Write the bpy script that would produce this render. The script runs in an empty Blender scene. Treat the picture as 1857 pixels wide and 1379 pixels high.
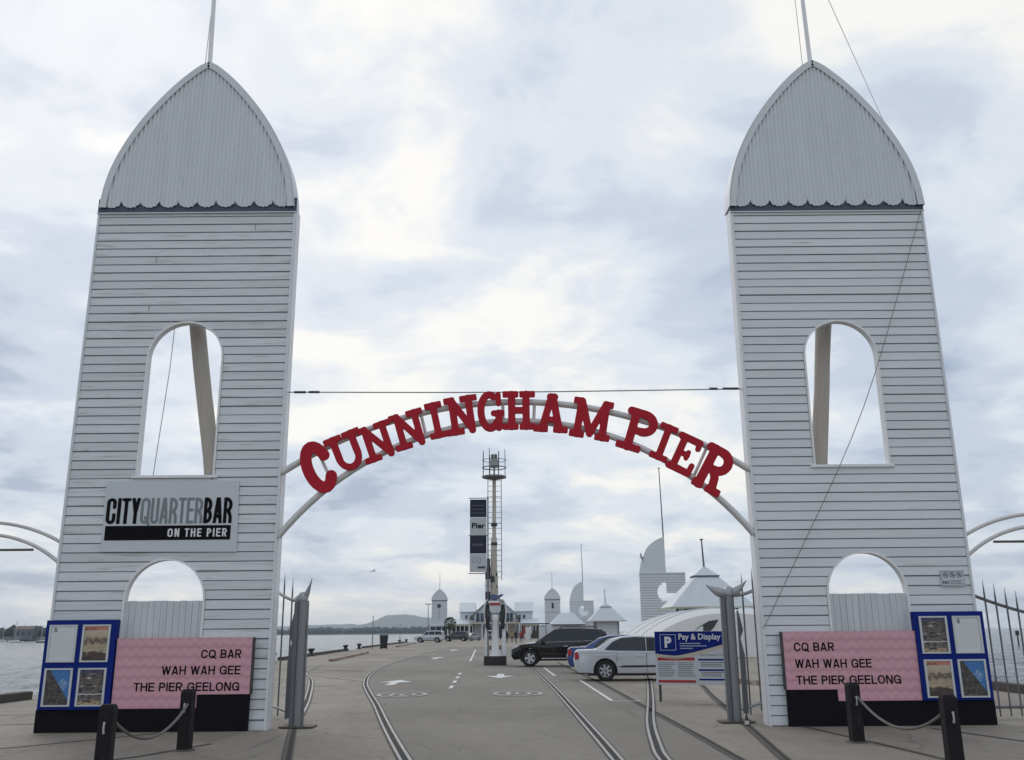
import bpy, math, random
import numpy as np
from mathutils import Vector, Matrix, noise as mnoise
R = math.radians
random.seed(11)
scene = bpy.context.scene
COL = scene.collection

# ------------------------------------------------------------------ camera
EYE = 1.6
FPX = 1686.0
_up = np.array([-52.0, 6224.0, -1686.0]); _up /= np.linalg.norm(_up)
_fw = np.array([0, 0, -1.0]); _fw = _fw - _up * (_fw @ _up); _fw /= np.linalg.norm(_fw)
_rt = np.cross(_fw, _up)
cam_d = bpy.data.cameras.new('camera')
cam = bpy.data.objects.new('camera', cam_d); COL.objects.link(cam)
cam_d.sensor_width = 36.0
cam_d.lens = 36.0 * FPX / 1857.0
cam_d.clip_start = 0.1
cam_d.clip_end = 80000.0
M3 = Matrix([list(_rt), list(_fw), list(_up)])
cam.matrix_world = Matrix.Translation((0, 0, EYE)) @ M3.to_4x4()
scene.camera = cam

def _ray(px, py):
    d = np.array([px - 928.5, 689.5 - py, -FPX])
    return np.array([d @ _rt, d @ _fw, d @ _up])
def P(px, py, Y):
    """where the line of sight through a photo pixel meets the upright plane at distance Y"""
    r = _ray(px, py); t = Y / r[1]
    return (r[0] * t, Y, r[2] * t + EYE)
def G(px, py, z=0.0):
    """where it meets the ground"""
    r = _ray(px, py); t = (z - EYE) / r[2]
    return (r[0] * t, r[1] * t, z)

# ------------------------------------------------------------------ world, sun, exposure
SUN_EL, SUN_AZ = 38.0, -28.0          # azimuth from +Y towards +X
world = bpy.data.worlds.new('World'); scene.world = world
world.use_nodes = True
nt = world.node_tree; nt.nodes.clear()
def wn(t, **k):
    n = nt.nodes.new(t)
    for a, b in k.items(): setattr(n, a, b)
    return n
SKY_S = 0.12
out = wn('ShaderNodeOutputWorld'); bg = wn('ShaderNodeBackground'); bg.inputs['Strength'].default_value = SKY_S
nt.links.new(bg.outputs[0], out.inputs[0])
sky = wn('ShaderNodeTexSky', sky_type='NISHITA', sun_disc=False, sun_elevation=R(SUN_EL), sun_rotation=R(SUN_AZ), air_density=1.2, dust_density=1.5)
tc = wn('ShaderNodeTexCoord'); sep = wn('ShaderNodeSeparateXYZ')
nt.links.new(tc.outputs['Generated'], sep.inputs[0])
def wm(op, a, b=None, c=None, clamp=False):
    n = wn('ShaderNodeMath', operation=op); n.use_clamp = clamp
    for i, v in enumerate((a, b, c)):
        if v is None: continue
        if isinstance(v, (int, float)): n.inputs[i].default_value = v
        else: nt.links.new(v, n.inputs[i])
    return n.outputs[0]
zc = wm('MAXIMUM', sep.outputs[2], 0.0)
den = wm('ADD', zc, 0.22)
cmb = wn('ShaderNodeCombineXYZ')
nt.links.new(wm('DIVIDE', sep.outputs[0], den), cmb.inputs[0])
nt.links.new(wm('DIVIDE', sep.outputs[1], den), cmb.inputs[1])
def wnoise(scale, detail, rough, dist, off):
    mp = wn('ShaderNodeMapping'); mp.inputs['Location'].default_value = off
    nt.links.new(cmb.outputs[0], mp.inputs[0])
    n = wn('ShaderNodeTexNoise'); n.inputs['Scale'].default_value = scale; n.inputs['Detail'].default_value = detail
    n.inputs['Roughness'].default_value = rough; n.inputs['Distortion'].default_value = dist
    nt.links.new(mp.outputs[0], n.inputs['Vector'])
    return n.outputs[0]
n1 = wnoise(1.15, 9, 0.55, 0.4, (3.246, -12.21, 8.687))
n2 = wnoise(3.2, 6, 0.55, 0.5, (16.959, -1.314, 5.971))
cl = wm('ADD', wm('MULTIPLY', n1, 0.62), wm('MULTIPLY', n2, 0.38))
ramp = wn('ShaderNodeValToRGB'); nt.links.new(cl, ramp.inputs[0])
cr = ramp.color_ramp; cr.interpolation = 'EASE'
for _p in (0.45, 0.52): cr.elements.new(_p)
for e, (p, c) in zip(cr.elements, [(0.375, (0.35, 0.42, 0.55)), (0.455, (0.55, 0.61, 0.715)), (0.52, (0.70, 0.745, 0.805)), (0.605, (0.92, 0.905, 0.865))]):
    e.position = p; e.color = (*c, 1)
vm = wn('ShaderNodeVectorMath', operation='SCALE'); vm.inputs['Scale'].default_value = 1.0 / SKY_S
nt.links.new(ramp.outputs[0], vm.inputs[0])
mx = wn('ShaderNodeMix', data_type='RGBA'); mx.inputs[0].default_value = 0.93
nt.links.new(sky.outputs[0], mx.inputs[6]); nt.links.new(vm.outputs[0], mx.inputs[7])
nt.links.new(mx.outputs[2], bg.inputs['Color'])

sun_d = bpy.data.lights.new('sun', 'SUN'); sun_d.energy = 0.7; sun_d.angle = R(22); sun_d.color = (1.0, 0.95, 0.88)
sun = bpy.data.objects.new('sun', sun_d); COL.objects.link(sun)
_sd = Vector((math.sin(R(SUN_AZ)) * math.cos(R(SUN_EL)), math.cos(R(SUN_AZ)) * math.cos(R(SUN_EL)), math.sin(R(SUN_EL))))
sun.rotation_euler = (-_sd).to_track_quat('-Z', 'Y').to_euler()

vs = scene.view_settings
scene.display_settings.display_device = 'sRGB'
vs.view_transform = 'Standard'; vs.look = 'None'; vs.exposure = 0.12; vs.gamma = 1.0; vs.use_curve_mapping = False
scene.cycles.use_denoising = True
scene.cycles.max_bounces = 6

# ------------------------------------------------------------------ materials
def mat(name, col, rough=0.6, metal=0.0, var=0.0, vscale=3.0, stretch=(1, 1, 1), bump=0.0, bscale=40.0, coat=0.0, objvar=0.0,
        spots=None, spec=0.5):
    """principled material; var = noise variation of value, objvar = per-object tint, spots = (colour, threshold, scale, stretch)"""
    m = bpy.data.materials.new(name); m.use_nodes = True
    t = m.node_tree; b = t.nodes['Principled BSDF']
    b.inputs['Roughness'].default_value = rough; b.inputs['Metallic'].default_value = metal
    b.inputs['Specular IOR Level'].default_value = spec
    if coat: b.inputs['Coat Weight'].default_value = coat; b.inputs['Coat Roughness'].default_value = 0.05
    cur = None
    rgb = t.nodes.new('ShaderNodeRGB'); rgb.outputs[0].default_value = (*col, 1); cur = rgb.outputs[0]
    geo = t.nodes.new('ShaderNodeNewGeometry')
    def nz(scale, st, detail=5, rg=0.6):
        mp = t.nodes.new('ShaderNodeMapping'); mp.inputs['Scale'].default_value = st
        t.links.new(geo.outputs['Position'], mp.inputs[0])
        n = t.nodes.new('ShaderNodeTexNoise'); n.inputs['Scale'].default_value = scale; n.inputs['Detail'].default_value = detail
        n.inputs['Roughness'].default_value = rg
        t.links.new(mp.outputs[0], n.inputs['Vector']); return n.outputs[0]
    def mth(op, a, b_=None, c=None):
        n = t.nodes.new('ShaderNodeMath'); n.operation = op
        for i, v in enumerate((a, b_, c)):
            if v is None: continue
            if isinstance(v, (int, float)): n.inputs[i].default_value = v
            else: t.links.new(v, n.inputs[i])
        return n.outputs[0]
    fac = None
    if var:
        fac = mth('MULTIPLY_ADD', nz(vscale, stretch), 2 * var, 1 - var)
    if objvar:
        oi = t.nodes.new('ShaderNodeObjectInfo')
        f2 = mth('MULTIPLY_ADD', oi.outputs['Random'], 2 * objvar, 1 - objvar)
        fac = f2 if fac is None else mth('MULTIPLY', fac, f2)
    if fac is not None:
        s = t.nodes.new('ShaderNodeVectorMath'); s.operation = 'SCALE'
        t.links.new(cur, s.inputs[0]); t.links.new(fac, s.inputs['Scale']); cur = s.outputs[0]
    for sp in (spots or []):
        c2, th, sc, st = sp[:4]; soft = sp[4] if len(sp) > 4 else 0.03
        v = mth('DIVIDE', mth('SUBTRACT', nz(sc, st, 6, 0.65), th), soft); v2 = t.nodes.new('ShaderNodeClamp'); t.links.new(v, v2.inputs[0])
        mxx = t.nodes.new('ShaderNodeMix'); mxx.data_type = 'RGBA'; t.links.new(v2.outputs[0], mxx.inputs[0])
        t.links.new(cur, mxx.inputs[6]); mxx.inputs[7].default_value = (*c2, 1); cur = mxx.outputs[2]
    t.links.new(cur, b.inputs['Base Color'])
    if bump:
        bp = t.nodes.new('ShaderNodeBump'); bp.inputs['Strength'].default_value = bump; bp.inputs['Distance'].default_value = 0.02
        t.links.new(nz(bscale, stretch, 4), bp.inputs['Height']); t.links.new(bp.outputs[0], b.inputs['Normal'])
    return m

PAINT = (0.665, 0.70, 0.725)
M = {}
M['board'] = mat('painted_weatherboard', PAINT, 0.55, var=0.10, vscale=2.2, stretch=(0.6, 1, 5), bump=0.25, bscale=9, objvar=0.045,
                 spots=[((0.24, 0.22, 0.20), 0.735, 2.6, (1.0, 1, 16), 0.03), ((0.42, 0.40, 0.37), 0.66, 0.9, (0.7, 1, 9), 0.12)])
M['board_worn'] = mat('peeling_weatherboard', (0.645, 0.675, 0.70), 0.6, var=0.16, vscale=2.0, stretch=(0.5, 1, 6), bump=0.35, bscale=9, objvar=0.055,
                      spots=[((0.40, 0.39, 0.37), 0.56, 1.3, (0.6, 1, 11), 0.16), ((0.13, 0.12, 0.115), 0.675, 2.4, (0.8, 1, 20), 0.03), ((0.30, 0.22, 0.14), 0.76, 1.6, (1, 1, 6), 0.04)])
M['board_clean'] = mat('painted_timber', PAINT, 0.5, var=0.07, vscale=2.0, stretch=(2.5, 2.5, 0.5), bump=0.12, bscale=18, objvar=0.03,
                       spots=[((0.34, 0.32, 0.29), 0.73, 3.0, (5, 5, 0.8), 0.04)])
M['dado'] = mat('worn_vertical_boards', (0.58, 0.61, 0.635), 0.6, var=0.16, vscale=3.0, stretch=(6, 1, 0.5), bump=0.3, bscale=14, objvar=0.05,
                spots=[((0.30, 0.29, 0.28), 0.70, 3.0, (8, 1, 0.7), 0.05)])
M['backing'] = mat('joint_shade_paint', (0.30, 0.31, 0.32), 0.8, var=0.75, vscale=1.6, stretch=(.8, 1, 8))  # shadow in the gaps between boards, painted into the backing colour
M['corrug'] = mat('painted_corrugated_iron', (0.65, 0.69, 0.715), 0.5, var=0.10, vscale=1.6, stretch=(3, 1, 0.25), spots=[((0.42, 0.40, 0.37), 0.71, 2.2, (3, 1, 0.5), 0.08)])
M['trimgrey'] = mat('grey_white_flashing', (0.63, 0.665, 0.69), 0.45, var=0.05)
M['whitetrim'] = mat('bright_white_paint', (0.78, 0.79, 0.80), 0.45, var=0.05, vscale=3)
M['navy'] = mat('dark_blue_grey_paint', (0.055, 0.075, 0.11), 0.5, var=0.1)
M['log'] = mat('weathered_log', (0.50, 0.46, 0.405), 0.85, var=0.2, vscale=4, stretch=(3, 3, 0.5), bump=0.5, bscale=12,
               spots=[((0.16, 0.12, 0.09), 0.72, 5, (1, 1, 0.7), 0.03)])
M['plinth'] = mat('black_painted_board', (0.007, 0.006, 0.010), 0.7, var=0.2, spec=0.15)
M['blue'] = mat('royal_blue_paint', (0.004, 0.02, 0.19), 0.6, var=0.06, spec=0.15)
M['frame'] = mat('silver_frame', (0.55, 0.58, 0.60), 0.4, 0.3)
M['red'] = mat('sign_red', (0.42, 0.010, 0.024), 0.6, var=0.16, vscale=2.5, spec=0.25)
M['tube'] = mat('galvanised_tube', (0.60, 0.60, 0.59), 0.45, 0.2, var=0.12, vscale=5)
M['steel'] = mat('galvanised_steel', (0.15, 0.16, 0.17), 0.42, 0.45, var=0.3, vscale=3, stretch=(5, 5, 0.7))
M['steel_light'] = mat('cast_grey_steel', (0.38, 0.40, 0.42), 0.4, 0.35, var=0.12, vscale=6)
M['steel_post'] = mat('galvanised_post', (0.23, 0.24, 0.25), 0.42, 0.4, var=0.25, vscale=3, stretch=(7, 7, 0.5))
M['darksteel'] = mat('dark_steel', (0.06, 0.063, 0.066), 0.5, 0.4, var=0.2)
M['wire'] = mat('grey_wire', (0.22, 0.22, 0.22), 0.5, 0.5)
M['bollard'] = mat('dark_tarred_timber', (0.018, 0.016, 0.018), 0.8, spec=0.2, var=0.45, vscale=7, stretch=(3, 3, 0.4), bump=0.5, bscale=20,
                   spots=[((0.07, 0.065, 0.07), 0.62, 6, (4, 4, 0.4), 0.1)])
M['rope'] = mat('grey_rope', (0.17, 0.16, 0.15), 0.8, var=0.2, vscale=60, bump=0.8, bscale=120)
M['black'] = mat('black_print', (0.008, 0.008, 0.010), 0.8, spec=0.1)
M['inkgrey'] = mat('grey_print', (0.19, 0.215, 0.23), 0.5)
M['signpanel'] = mat('pale_grey_sign_panel', (0.56, 0.60, 0.635), 0.5, var=0.05, vscale=1.5)
M['whiteprint'] = mat('white_print', (0.72, 0.74, 0.76), 0.5)
M['glass'] = mat('car_glass', (0.018, 0.022, 0.030), 0.05, spec=0.5)
M['glassblue'] = mat('window_glass', (0.03, 0.05, 0.08), 0.1)
M['tyre'] = mat('tyre_rubber', (0.014, 0.014, 0.015), 0.8)
M['rim'] = mat('alloy_rim', (0.42, 0.43, 0.45), 0.35, 0.2)
M['carwhite'] = mat('white_car_paint', (0.56, 0.59, 0.63), 0.28, 0.15, coat=0.9, var=0.03)
M['carblack'] = mat('black_car_paint', (0.003, 0.003, 0.004), 0.25, coat=0.75, spec=0.3)
M['carblue'] = mat('blue_car_paint', (0.015, 0.05, 0.20), 0.25, coat=1.0)
M['carsilver'] = mat('silver_car_paint', (0.55, 0.57, 0.60), 0.3, 0.3, coat=0.6)
M['cardark'] = mat('charcoal_car_paint', (0.03, 0.032, 0.036), 0.3, coat=0.8)
M['taillight'] = mat('red_tail_light', (0.42, 0.012, 0.012), 0.2, coat=0.5)
M['headlight'] = mat('clear_headlight', (0.7, 0.72, 0.75), 0.1, 0.3, coat=0.8)
M['plastic'] = mat('black_plastic', (0.018, 0.018, 0.019), 0.55)
M['chrome'] = mat('chrome', (0.6, 0.6, 0.62), 0.15, 0.9)
M['tent'] = mat('white_tent_fabric', (0.90, 0.91, 0.92), 0.6, var=0.05, vscale=0.8)
_t = M['tent'].node_tree; _b = _t.nodes['Principled BSDF']; _tr = _t.nodes.new('ShaderNodeBsdfTranslucent'); _tr.inputs[0].default_value = (0.92, 0.92, 0.91, 1)
_mx = _t.nodes.new('ShaderNodeMixShader'); _mx.inputs[0].default_value = 0.36; _t.links.new(_b.outputs[0], _mx.inputs[1]); _t.links.new(_tr.outputs[0], _mx.inputs[2])
_t.links.new(_mx.outputs[0], [n for n in _t.nodes if n.type == 'OUTPUT_MATERIAL'][0].inputs[0])
M['roofgrey'] = mat('pale_metal_roof', (0.58, 0.62, 0.65), 0.45, var=0.06, vscale=1.0)
M['wallwhite'] = mat('white_weatherboard_far', (0.66, 0.69, 0.72), 0.6, var=0.06, vscale=1.0)
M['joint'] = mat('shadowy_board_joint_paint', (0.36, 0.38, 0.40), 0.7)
M['cream'] = mat('cream_paint', (0.50, 0.44, 0.33), 0.6, var=0.1)
M['mastcream'] = mat('weathered_cream_steel', (0.44, 0.41, 0.34), 0.55, var=0.15, vscale=2.5, stretch=(2, 2, 0.5))
M['railing'] = mat('dark_railing', (0.05, 0.045, 0.045), 0.6)
M['doorblue'] = mat('blue_door_paint', (0.05, 0.12, 0.25), 0.5)
M['skin'] = mat('skin', (0.45, 0.27, 0.19), 0.6)
M['hair'] = mat('dark_hair', (0.02, 0.015, 0.012), 0.7)
M['clothred'] = mat('red_jacket', (0.30, 0.02, 0.025), 0.8)
M['clothblack'] = mat('black_coat', (0.012, 0.012, 0.014), 0.85)
M['clothtan'] = mat('tan_jacket', (0.32, 0.22, 0.13), 0.85)
M['denim'] = mat('dark_denim', (0.025, 0.03, 0.05), 0.85)
M['beam'] = mat('dark_wharf_timber', (0.055, 0.048, 0.042), 0.85, var=0.4, vscale=3, bump=0.4, bscale=10)
M['redkerb'] = mat('faded_red_kerb_paint', (0.23, 0.14, 0.115), 0.8, var=0.3, vscale=1.2, spots=[((0.42, 0.40, 0.36), 0.5, 1.2, (1, 1, 1), 0.08)])
M['gull'] = mat('gull_feathers', (0.40, 0.42, 0.44), 0.8)
M['leaf'] = mat('dark_foliage', (0.045, 0.06, 0.035), 0.8, var=0.4, vscale=2)
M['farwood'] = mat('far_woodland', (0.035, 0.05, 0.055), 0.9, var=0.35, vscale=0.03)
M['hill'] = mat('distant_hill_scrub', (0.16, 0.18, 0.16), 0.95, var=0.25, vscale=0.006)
M['roadpaint'] = mat('worn_white_road_paint', (0.62, 0.62, 0.60), 0.7, var=0.12, vscale=4,
                     spots=[((0.25, 0.24, 0.225), 0.60, 5, (1, 1, 1), 0.08)])
M['wornpaint'] = mat('nearly_worn_off_road_paint', (0.50, 0.49, 0.46), 0.8, var=0.15, vscale=4, spots=[((0.20, 0.19, 0.165), 0.48, 5, (1, 1, 1), 0.12)])
M['railsteel'] = mat('worn_rail_head', (0.34, 0.33, 0.31), 0.5, 0.1, var=0.35, vscale=2.5, stretch=(3, 0.4, 1))
M['groove'] = mat('rail_groove_dirt', (0.022, 0.020, 0.018), 0.9, var=0.3, vscale=4)
M['tar'] = mat('tar_joint', (0.075, 0.068, 0.06), 0.9, var=0.35, vscale=2.0)
M['bottle'] = mat('dark_bottle_glass', (0.015, 0.012, 0.01), 0.15)
M['label'] = mat('pale_bottle_label', (0.6, 0.58, 0.55), 0.6)
M['pad'] = mat('rusty_steel_plate', (0.10, 0.085, 0.07), 0.7, 0.2, var=0.35, vscale=4)
M['timberplanter'] = mat('dark_planter_stone', (0.045, 0.042, 0.04), 0.85, var=0.4, vscale=6, bump=0.5, bscale=16)
M['bannerdark'] = mat('dark_banner_fabric', (0.022, 0.026, 0.045), 0.8)
M['bannerlight'] = mat('pale_banner_fabric', (0.52, 0.54, 0.56), 0.8, var=0.06, vscale=2)
M['beige'] = mat('beige_print', (0.55, 0.50, 0.42), 0.5)
M['lightblueprint'] = mat('pale_blue_print', (0.40, 0.47, 0.56), 0.5)
M['redprint'] = mat('red_print', (0.40, 0.03, 0.035), 0.5)
M['boathull'] = mat('white_boat_hull', (0.6, 0.62, 0.63), 0.4)
M['boatdark'] = mat('dark_boat_hull', (0.04, 0.05, 0.07), 0.4)
M['glasslamp'] = mat('lamp_lens', (0.35, 0.36, 0.36), 0.3)

def deck_material(name, ca, cb):
    m = bpy.data.materials.new(name); m.use_nodes = True
    t = m.node_tree; b = t.nodes['Principled BSDF']; b.inputs['Roughness'].default_value = 0.85
    geo = t.nodes.new('ShaderNodeNewGeometry'); sp = t.nodes.new('ShaderNodeSeparateXYZ'); t.links.new(geo.outputs['Position'], sp.inputs[0])
    def nz(sc, st, det=6, rg=0.6):
        mp = t.nodes.new('ShaderNodeMapping'); mp.inputs['Scale'].default_value = st; t.links.new(geo.outputs['Position'], mp.inputs[0])
        n = t.nodes.new('ShaderNodeTexNoise'); n.inputs['Scale'].default_value = sc; n.inputs['Detail'].default_value = det; n.inputs['Roughness'].default_value = rg
        t.links.new(mp.outputs[0], n.inputs['Vector']); return n.outputs[0]
    def mth(op, a, b_=None, c=None):
        n = t.nodes.new('ShaderNodeMath'); n.operation = op
        for i, v in enumerate((a, b_, c)):
            if v is None: continue
            if isinstance(v, (int, float)): n.inputs[i].default_value = v
            else: t.links.new(v, n.inputs[i])
        return n.outputs[0]
    def mix(f, a, b_):
        n = t.nodes.new('ShaderNodeMix'); n.data_type = 'RGBA'
        t.links.new(f, n.inputs[0])
        for i, v in ((6, a), (7, b_)):
            if isinstance(v, tuple): n.inputs[i].default_value = (*v, 1)
            else: t.links.new(v, n.inputs[i])
        return n.outputs[2]
    def cl(v):
        n = t.nodes.new('ShaderNodeClamp'); t.links.new(v, n.inputs[0]); return n.outputs[0]
    big = nz(0.22, (1, 0.5, 1)); mid = nz(1.1, (1, 0.6, 1)); fine = nz(38, (1, 1, 1), 4, 0.75); streak = nz(0.9, (4.0, 0.18, 1))
    base = mix(cl(mth('DIVIDE', mth('SUBTRACT', big, 0.38), 0.25)), ca, cb)
    base = mix(cl(mth('DIVIDE', mth('SUBTRACT', mid, 0.56), 0.2)), base, (0.155, 0.14, 0.118))
    base = mix(cl(mth('DIVIDE', mth('SUBTRACT', streak, 0.60), 0.16)), base, (0.125, 0.112, 0.095))
    def cracks(sc, w, thr):
        mp = t.nodes.new('ShaderNodeMapping'); t.links.new(geo.outputs['Position'], mp.inputs[0])
        wv = t.nodes.new('ShaderNodeTexNoise'); wv.inputs['Scale'].default_value = 1.5; wv.inputs['Detail'].default_value = 4; t.links.new(geo.outputs['Position'], wv.inputs['Vector'])
        ad = t.nodes.new('ShaderNodeVectorMath'); ad.operation = 'MULTIPLY_ADD'; t.links.new(wv.outputs[1], ad.inputs[0]); ad.inputs[1].default_value = (.7, .7, 0); t.links.new(mp.outputs[0], ad.inputs[2])
        vo = t.nodes.new('ShaderNodeTexVoronoi'); vo.feature = 'DISTANCE_TO_EDGE'; vo.inputs['Scale'].default_value = sc; t.links.new(ad.outputs[0], vo.inputs['Vector'])
        return mth('MULTIPLY', mth('LESS_THAN', vo.outputs['Distance'], w), mth('GREATER_THAN', nz(0.5, (1, 1, 1), 3), thr))
    base = mix(mth('MULTIPLY', cracks(0.33, 0.005, 0.52), 0.42), base, (0.06, 0.055, 0.05))
    med = nz(7, (1, 0.7, 1), 5)
    base = mix(cl(mth('DIVIDE', mth('SUBTRACT', med, 0.5), 0.35)), base, (0.15, 0.134, 0.11))
    # oil spots
    base = mix(cl(mth('DIVIDE', mth('SUBTRACT', nz(2.4, (1, 0.7, 1), 3), 0.69), 0.05)), base, (0.085, 0.08, 0.075))
    v = mth('MULTIPLY_ADD', fine, 0.9, 0.55)
    s = t.nodes.new('ShaderNodeVectorMath'); s.operation = 'SCALE'; t.links.new(base, s.inputs[0]); t.links.new(v, s.inputs['Scale'])
    t.links.new(s.outputs[0], b.inputs['Base Color'])
    bp = t.nodes.new('ShaderNodeBump'); bp.inputs['Strength'].default_value = 0.35; bp.inputs['Distance'].default_value = 0.01
    t.links.new(mth('ADD', fine, mth('MULTIPLY', mid, 2.0)), bp.inputs['Height']); t.links.new(bp.outputs[0], b.inputs['Normal'])
    return m
M['deck'] = deck_material('pier_deck_concrete', (0.20, 0.176, 0.146), (0.31, 0.275, 0.228))
M['road'] = deck_material('grey_asphalt_lane', (0.160, 0.146, 0.125), (0.225, 0.205, 0.175))

def water_material():
    m = bpy.data.materials.new('choppy_sea_water'); m.use_nodes = True
    t = m.node_tree; b = t.nodes['Principled BSDF']
    b.inputs['Base Color'].default_value = (0.055, 0.075, 0.09, 1); b.inputs['Roughness'].default_value = 0.12
    geo = t.nodes.new('ShaderNodeNewGeometry')
    hs = None
    for sc, st, w in ((0.55, (1, 0.55, 1), 1.0), (2.2, (1, 0.6, 1), 0.35)):
        mp = t.nodes.new('ShaderNodeMapping'); mp.inputs['Scale'].default_value = st; t.links.new(geo.outputs['Position'], mp.inputs[0])
        n = t.nodes.new('ShaderNodeTexNoise'); n.inputs['Scale'].default_value = sc; n.inputs['Detail'].default_value = 4; n.inputs['Roughness'].default_value = 0.6
        t.links.new(mp.outputs[0], n.inputs['Vector'])
        q = t.nodes.new('ShaderNodeMath'); q.operation = 'MULTIPLY'; t.links.new(n.outputs[0], q.inputs[0]); q.inputs[1].default_value = w
        if hs is None: hs = q.outputs[0]
        else:
            a = t.nodes.new('ShaderNodeMath'); t.links.new(hs, a.inputs[0]); t.links.new(q.outputs[0], a.inputs[1]); hs = a.outputs[0]
    bp = t.nodes.new('ShaderNodeBump'); bp.inputs['Strength'].default_value = 1.0; bp.inputs['Distance'].default_value = 1.3
    t.links.new(hs, bp.inputs['Height']); t.links.new(bp.outputs[0], b.inputs['Normal'])
    return m
M['water'] = water_material()

def local_nodes(name, rough=0.35):
    m = bpy.data.materials.new(name); m.use_nodes = True
    t = m.node_tree; b = t.nodes['Principled BSDF']; b.inputs['Roughness'].default_value = rough
    c = t.nodes.new('ShaderNodeTexCoord'); s = t.nodes.new('ShaderNodeSeparateXYZ'); t.links.new(c.outputs['Object'], s.inputs[0])
    def mth(op, a, b_=None, cc=None):
        n = t.nodes.new('ShaderNodeMath'); n.operation = op
        for i, v in enumerate((a, b_, cc)):
            if v is None: continue
            if isinstance(v, (int, float)): n.inputs[i].default_value = v
            else: t.links.new(v, n.inputs[i])
        return n.outputs[0]
    def nz(sc, st, det=4):
        mp = t.nodes.new('ShaderNodeMapping'); mp.inputs['Scale'].default_value = st; t.links.new(c.outputs['Object'], mp.inputs[0])
        n = t.nodes.new('ShaderNodeTexNoise'); n.inputs['Scale'].default_value = sc; n.inputs['Detail'].default_value = det
        t.links.new(mp.outputs[0], n.inputs['Vector']); return n.outputs[0]
    def ramp(v, stops, const=False):
        r = t.nodes.new('ShaderNodeValToRGB'); t.links.new(v, r.inputs[0]); el = r.color_ramp.elements
        if const: r.color_ramp.interpolation = 'CONSTANT'
        while len(el) < len(stops): el.new(0.5)
        for e, (p, col) in zip(el, stops): e.position = p; e.color = (*col, 1)
        return r.outputs[0]
    def mix(f, a, b_):
        n = t.nodes.new('ShaderNodeMix'); n.data_type = 'RGBA'
        if isinstance(f, float): n.inputs[0].default_value = f
        else: t.links.new(f, n.inputs[0])
        for i, v in ((6, a), (7, b_)):
            if isinstance(v, tuple): n.inputs[i].default_value = (*v, 1)
            else: t.links.new(v, n.inputs[i])
        return n.outputs[2]
    def done(col): t.links.new(col, b.inputs['Base Color']); return m
    return s, mth, nz, ramp, mix, done

# posters: object space, x 0..0.42 and z 0..0.58
def poster_menu():
    s, mth, nz, ramp, mix, done = local_nodes('printed_menu_sheet')
    lines = mth('SINE', mth('MULTIPLY', s.outputs[2], 210.0))
    words = nz(60, (1, 1, 0.6), 2)
    f = mth('MULTIPLY', mth('GREATER_THAN', lines, 0.3), mth('GREATER_THAN', words, 0.52))
    ins = mth('MULTIPLY', mth('LESS_THAN', mth('ABSOLUTE', mth('SUBTRACT', s.outputs[0], 0.21)), 0.15), mth('LESS_THAN', mth('ABSOLUTE', mth('SUBTRACT', s.outputs[2], 0.27)), 0.22))
    f = mth('MULTIPLY', mth('MULTIPLY', f, ins), 0.35)
    c = mix(f, (0.62, 0.65, 0.66), (0.20, 0.21, 0.22))
    blk = mth('MULTIPLY', mth('LESS_THAN', mth('ABSOLUTE', mth('SUBTRACT', s.outputs[0], 0.075)), 0.026), mth('LESS_THAN', mth('ABSOLUTE', mth('SUBTRACT', s.outputs[2], 0.515)), 0.04))
    blk = mth('MULTIPLY', blk, mth('GREATER_THAN', nz(70, (1, 1, 1), 2), 0.45))
    return done(mix(blk, c, (0.12, 0.12, 0.13)))
def poster_street():
    s, mth, nz, ramp, mix, done = local_nodes('printed_street_photo')
    n = nz(9, (1, 1, 3.2), 6)
    c = ramp(n, [(0.30, (0.012, 0.014, 0.02)), (0.45, (0.05, 0.05, 0.055)), (0.53, (0.17, 0.15, 0.135)), (0.60, (0.10, 0.05, 0.04)), (0.68, (0.45, 0.45, 0.46))])
    band = mth('LESS_THAN', mth('ABSOLUTE', mth('SUBTRACT', mth('ADD', s.outputs[2], mth('MULTIPLY', n, 0.05)), 0.195)), 0.012)
    c = mix(band, c, (0.5, 0.5, 0.5))
    warm = mth('LESS_THAN', mth('ADD', s.outputs[2], mth('MULTIPLY', n, 0.12)), 0.125)
    c = mix(mth('MULTIPLY', warm, mth('GREATER_THAN', nz(13, (1, 1, 2), 4), 0.48)), c, (0.42, 0.31, 0.17))
    top = mth('GREATER_THAN', s.outputs[2], 0.52)
    return done(mix(mth('MULTIPLY', top, 0.7), c, (0.03, 0.05, 0.13)))
def poster_sepia():
    s, mth, nz, ramp, mix, done = local_nodes('printed_sepia_photo')
    n = nz(8, (1, 1, 1.6), 6)
    v = mth('ADD', mth('MULTIPLY', s.outputs[2], 1.45), mth('MULTIPLY', mth('SUBTRACT', n, 0.5), 0.55))
    c = ramp(v, [(0.05, (0.05, 0.035, 0.03)), (0.17, (0.09, 0.065, 0.05)), (0.24, (0.45, 0.38, 0.27)), (0.38, (0.36, 0.29, 0.20)), (0.46, (0.10, 0.08, 0.065)), (0.56, (0.40, 0.33, 0.24)), (0.75, (0.50, 0.43, 0.33))])
    head = mth('MULTIPLY', mth('GREATER_THAN', s.outputs[2], 0.505), 0.85)
    c = mix(head, c, (0.50, 0.17, 0.12))
    txt = mth('MULTIPLY', mth('LESS_THAN', mth('ABSOLUTE', mth('SUBTRACT', s.outputs[2], 0.52)), 0.022), mth('MULTIPLY', mth('LESS_THAN', s.outputs[0], 0.2), mth('GREATER_THAN', nz(48, (1, 1, 0.4), 1), 0.5)))
    return done(mix(txt, c, (0.12, 0.06, 0.06)))
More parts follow.
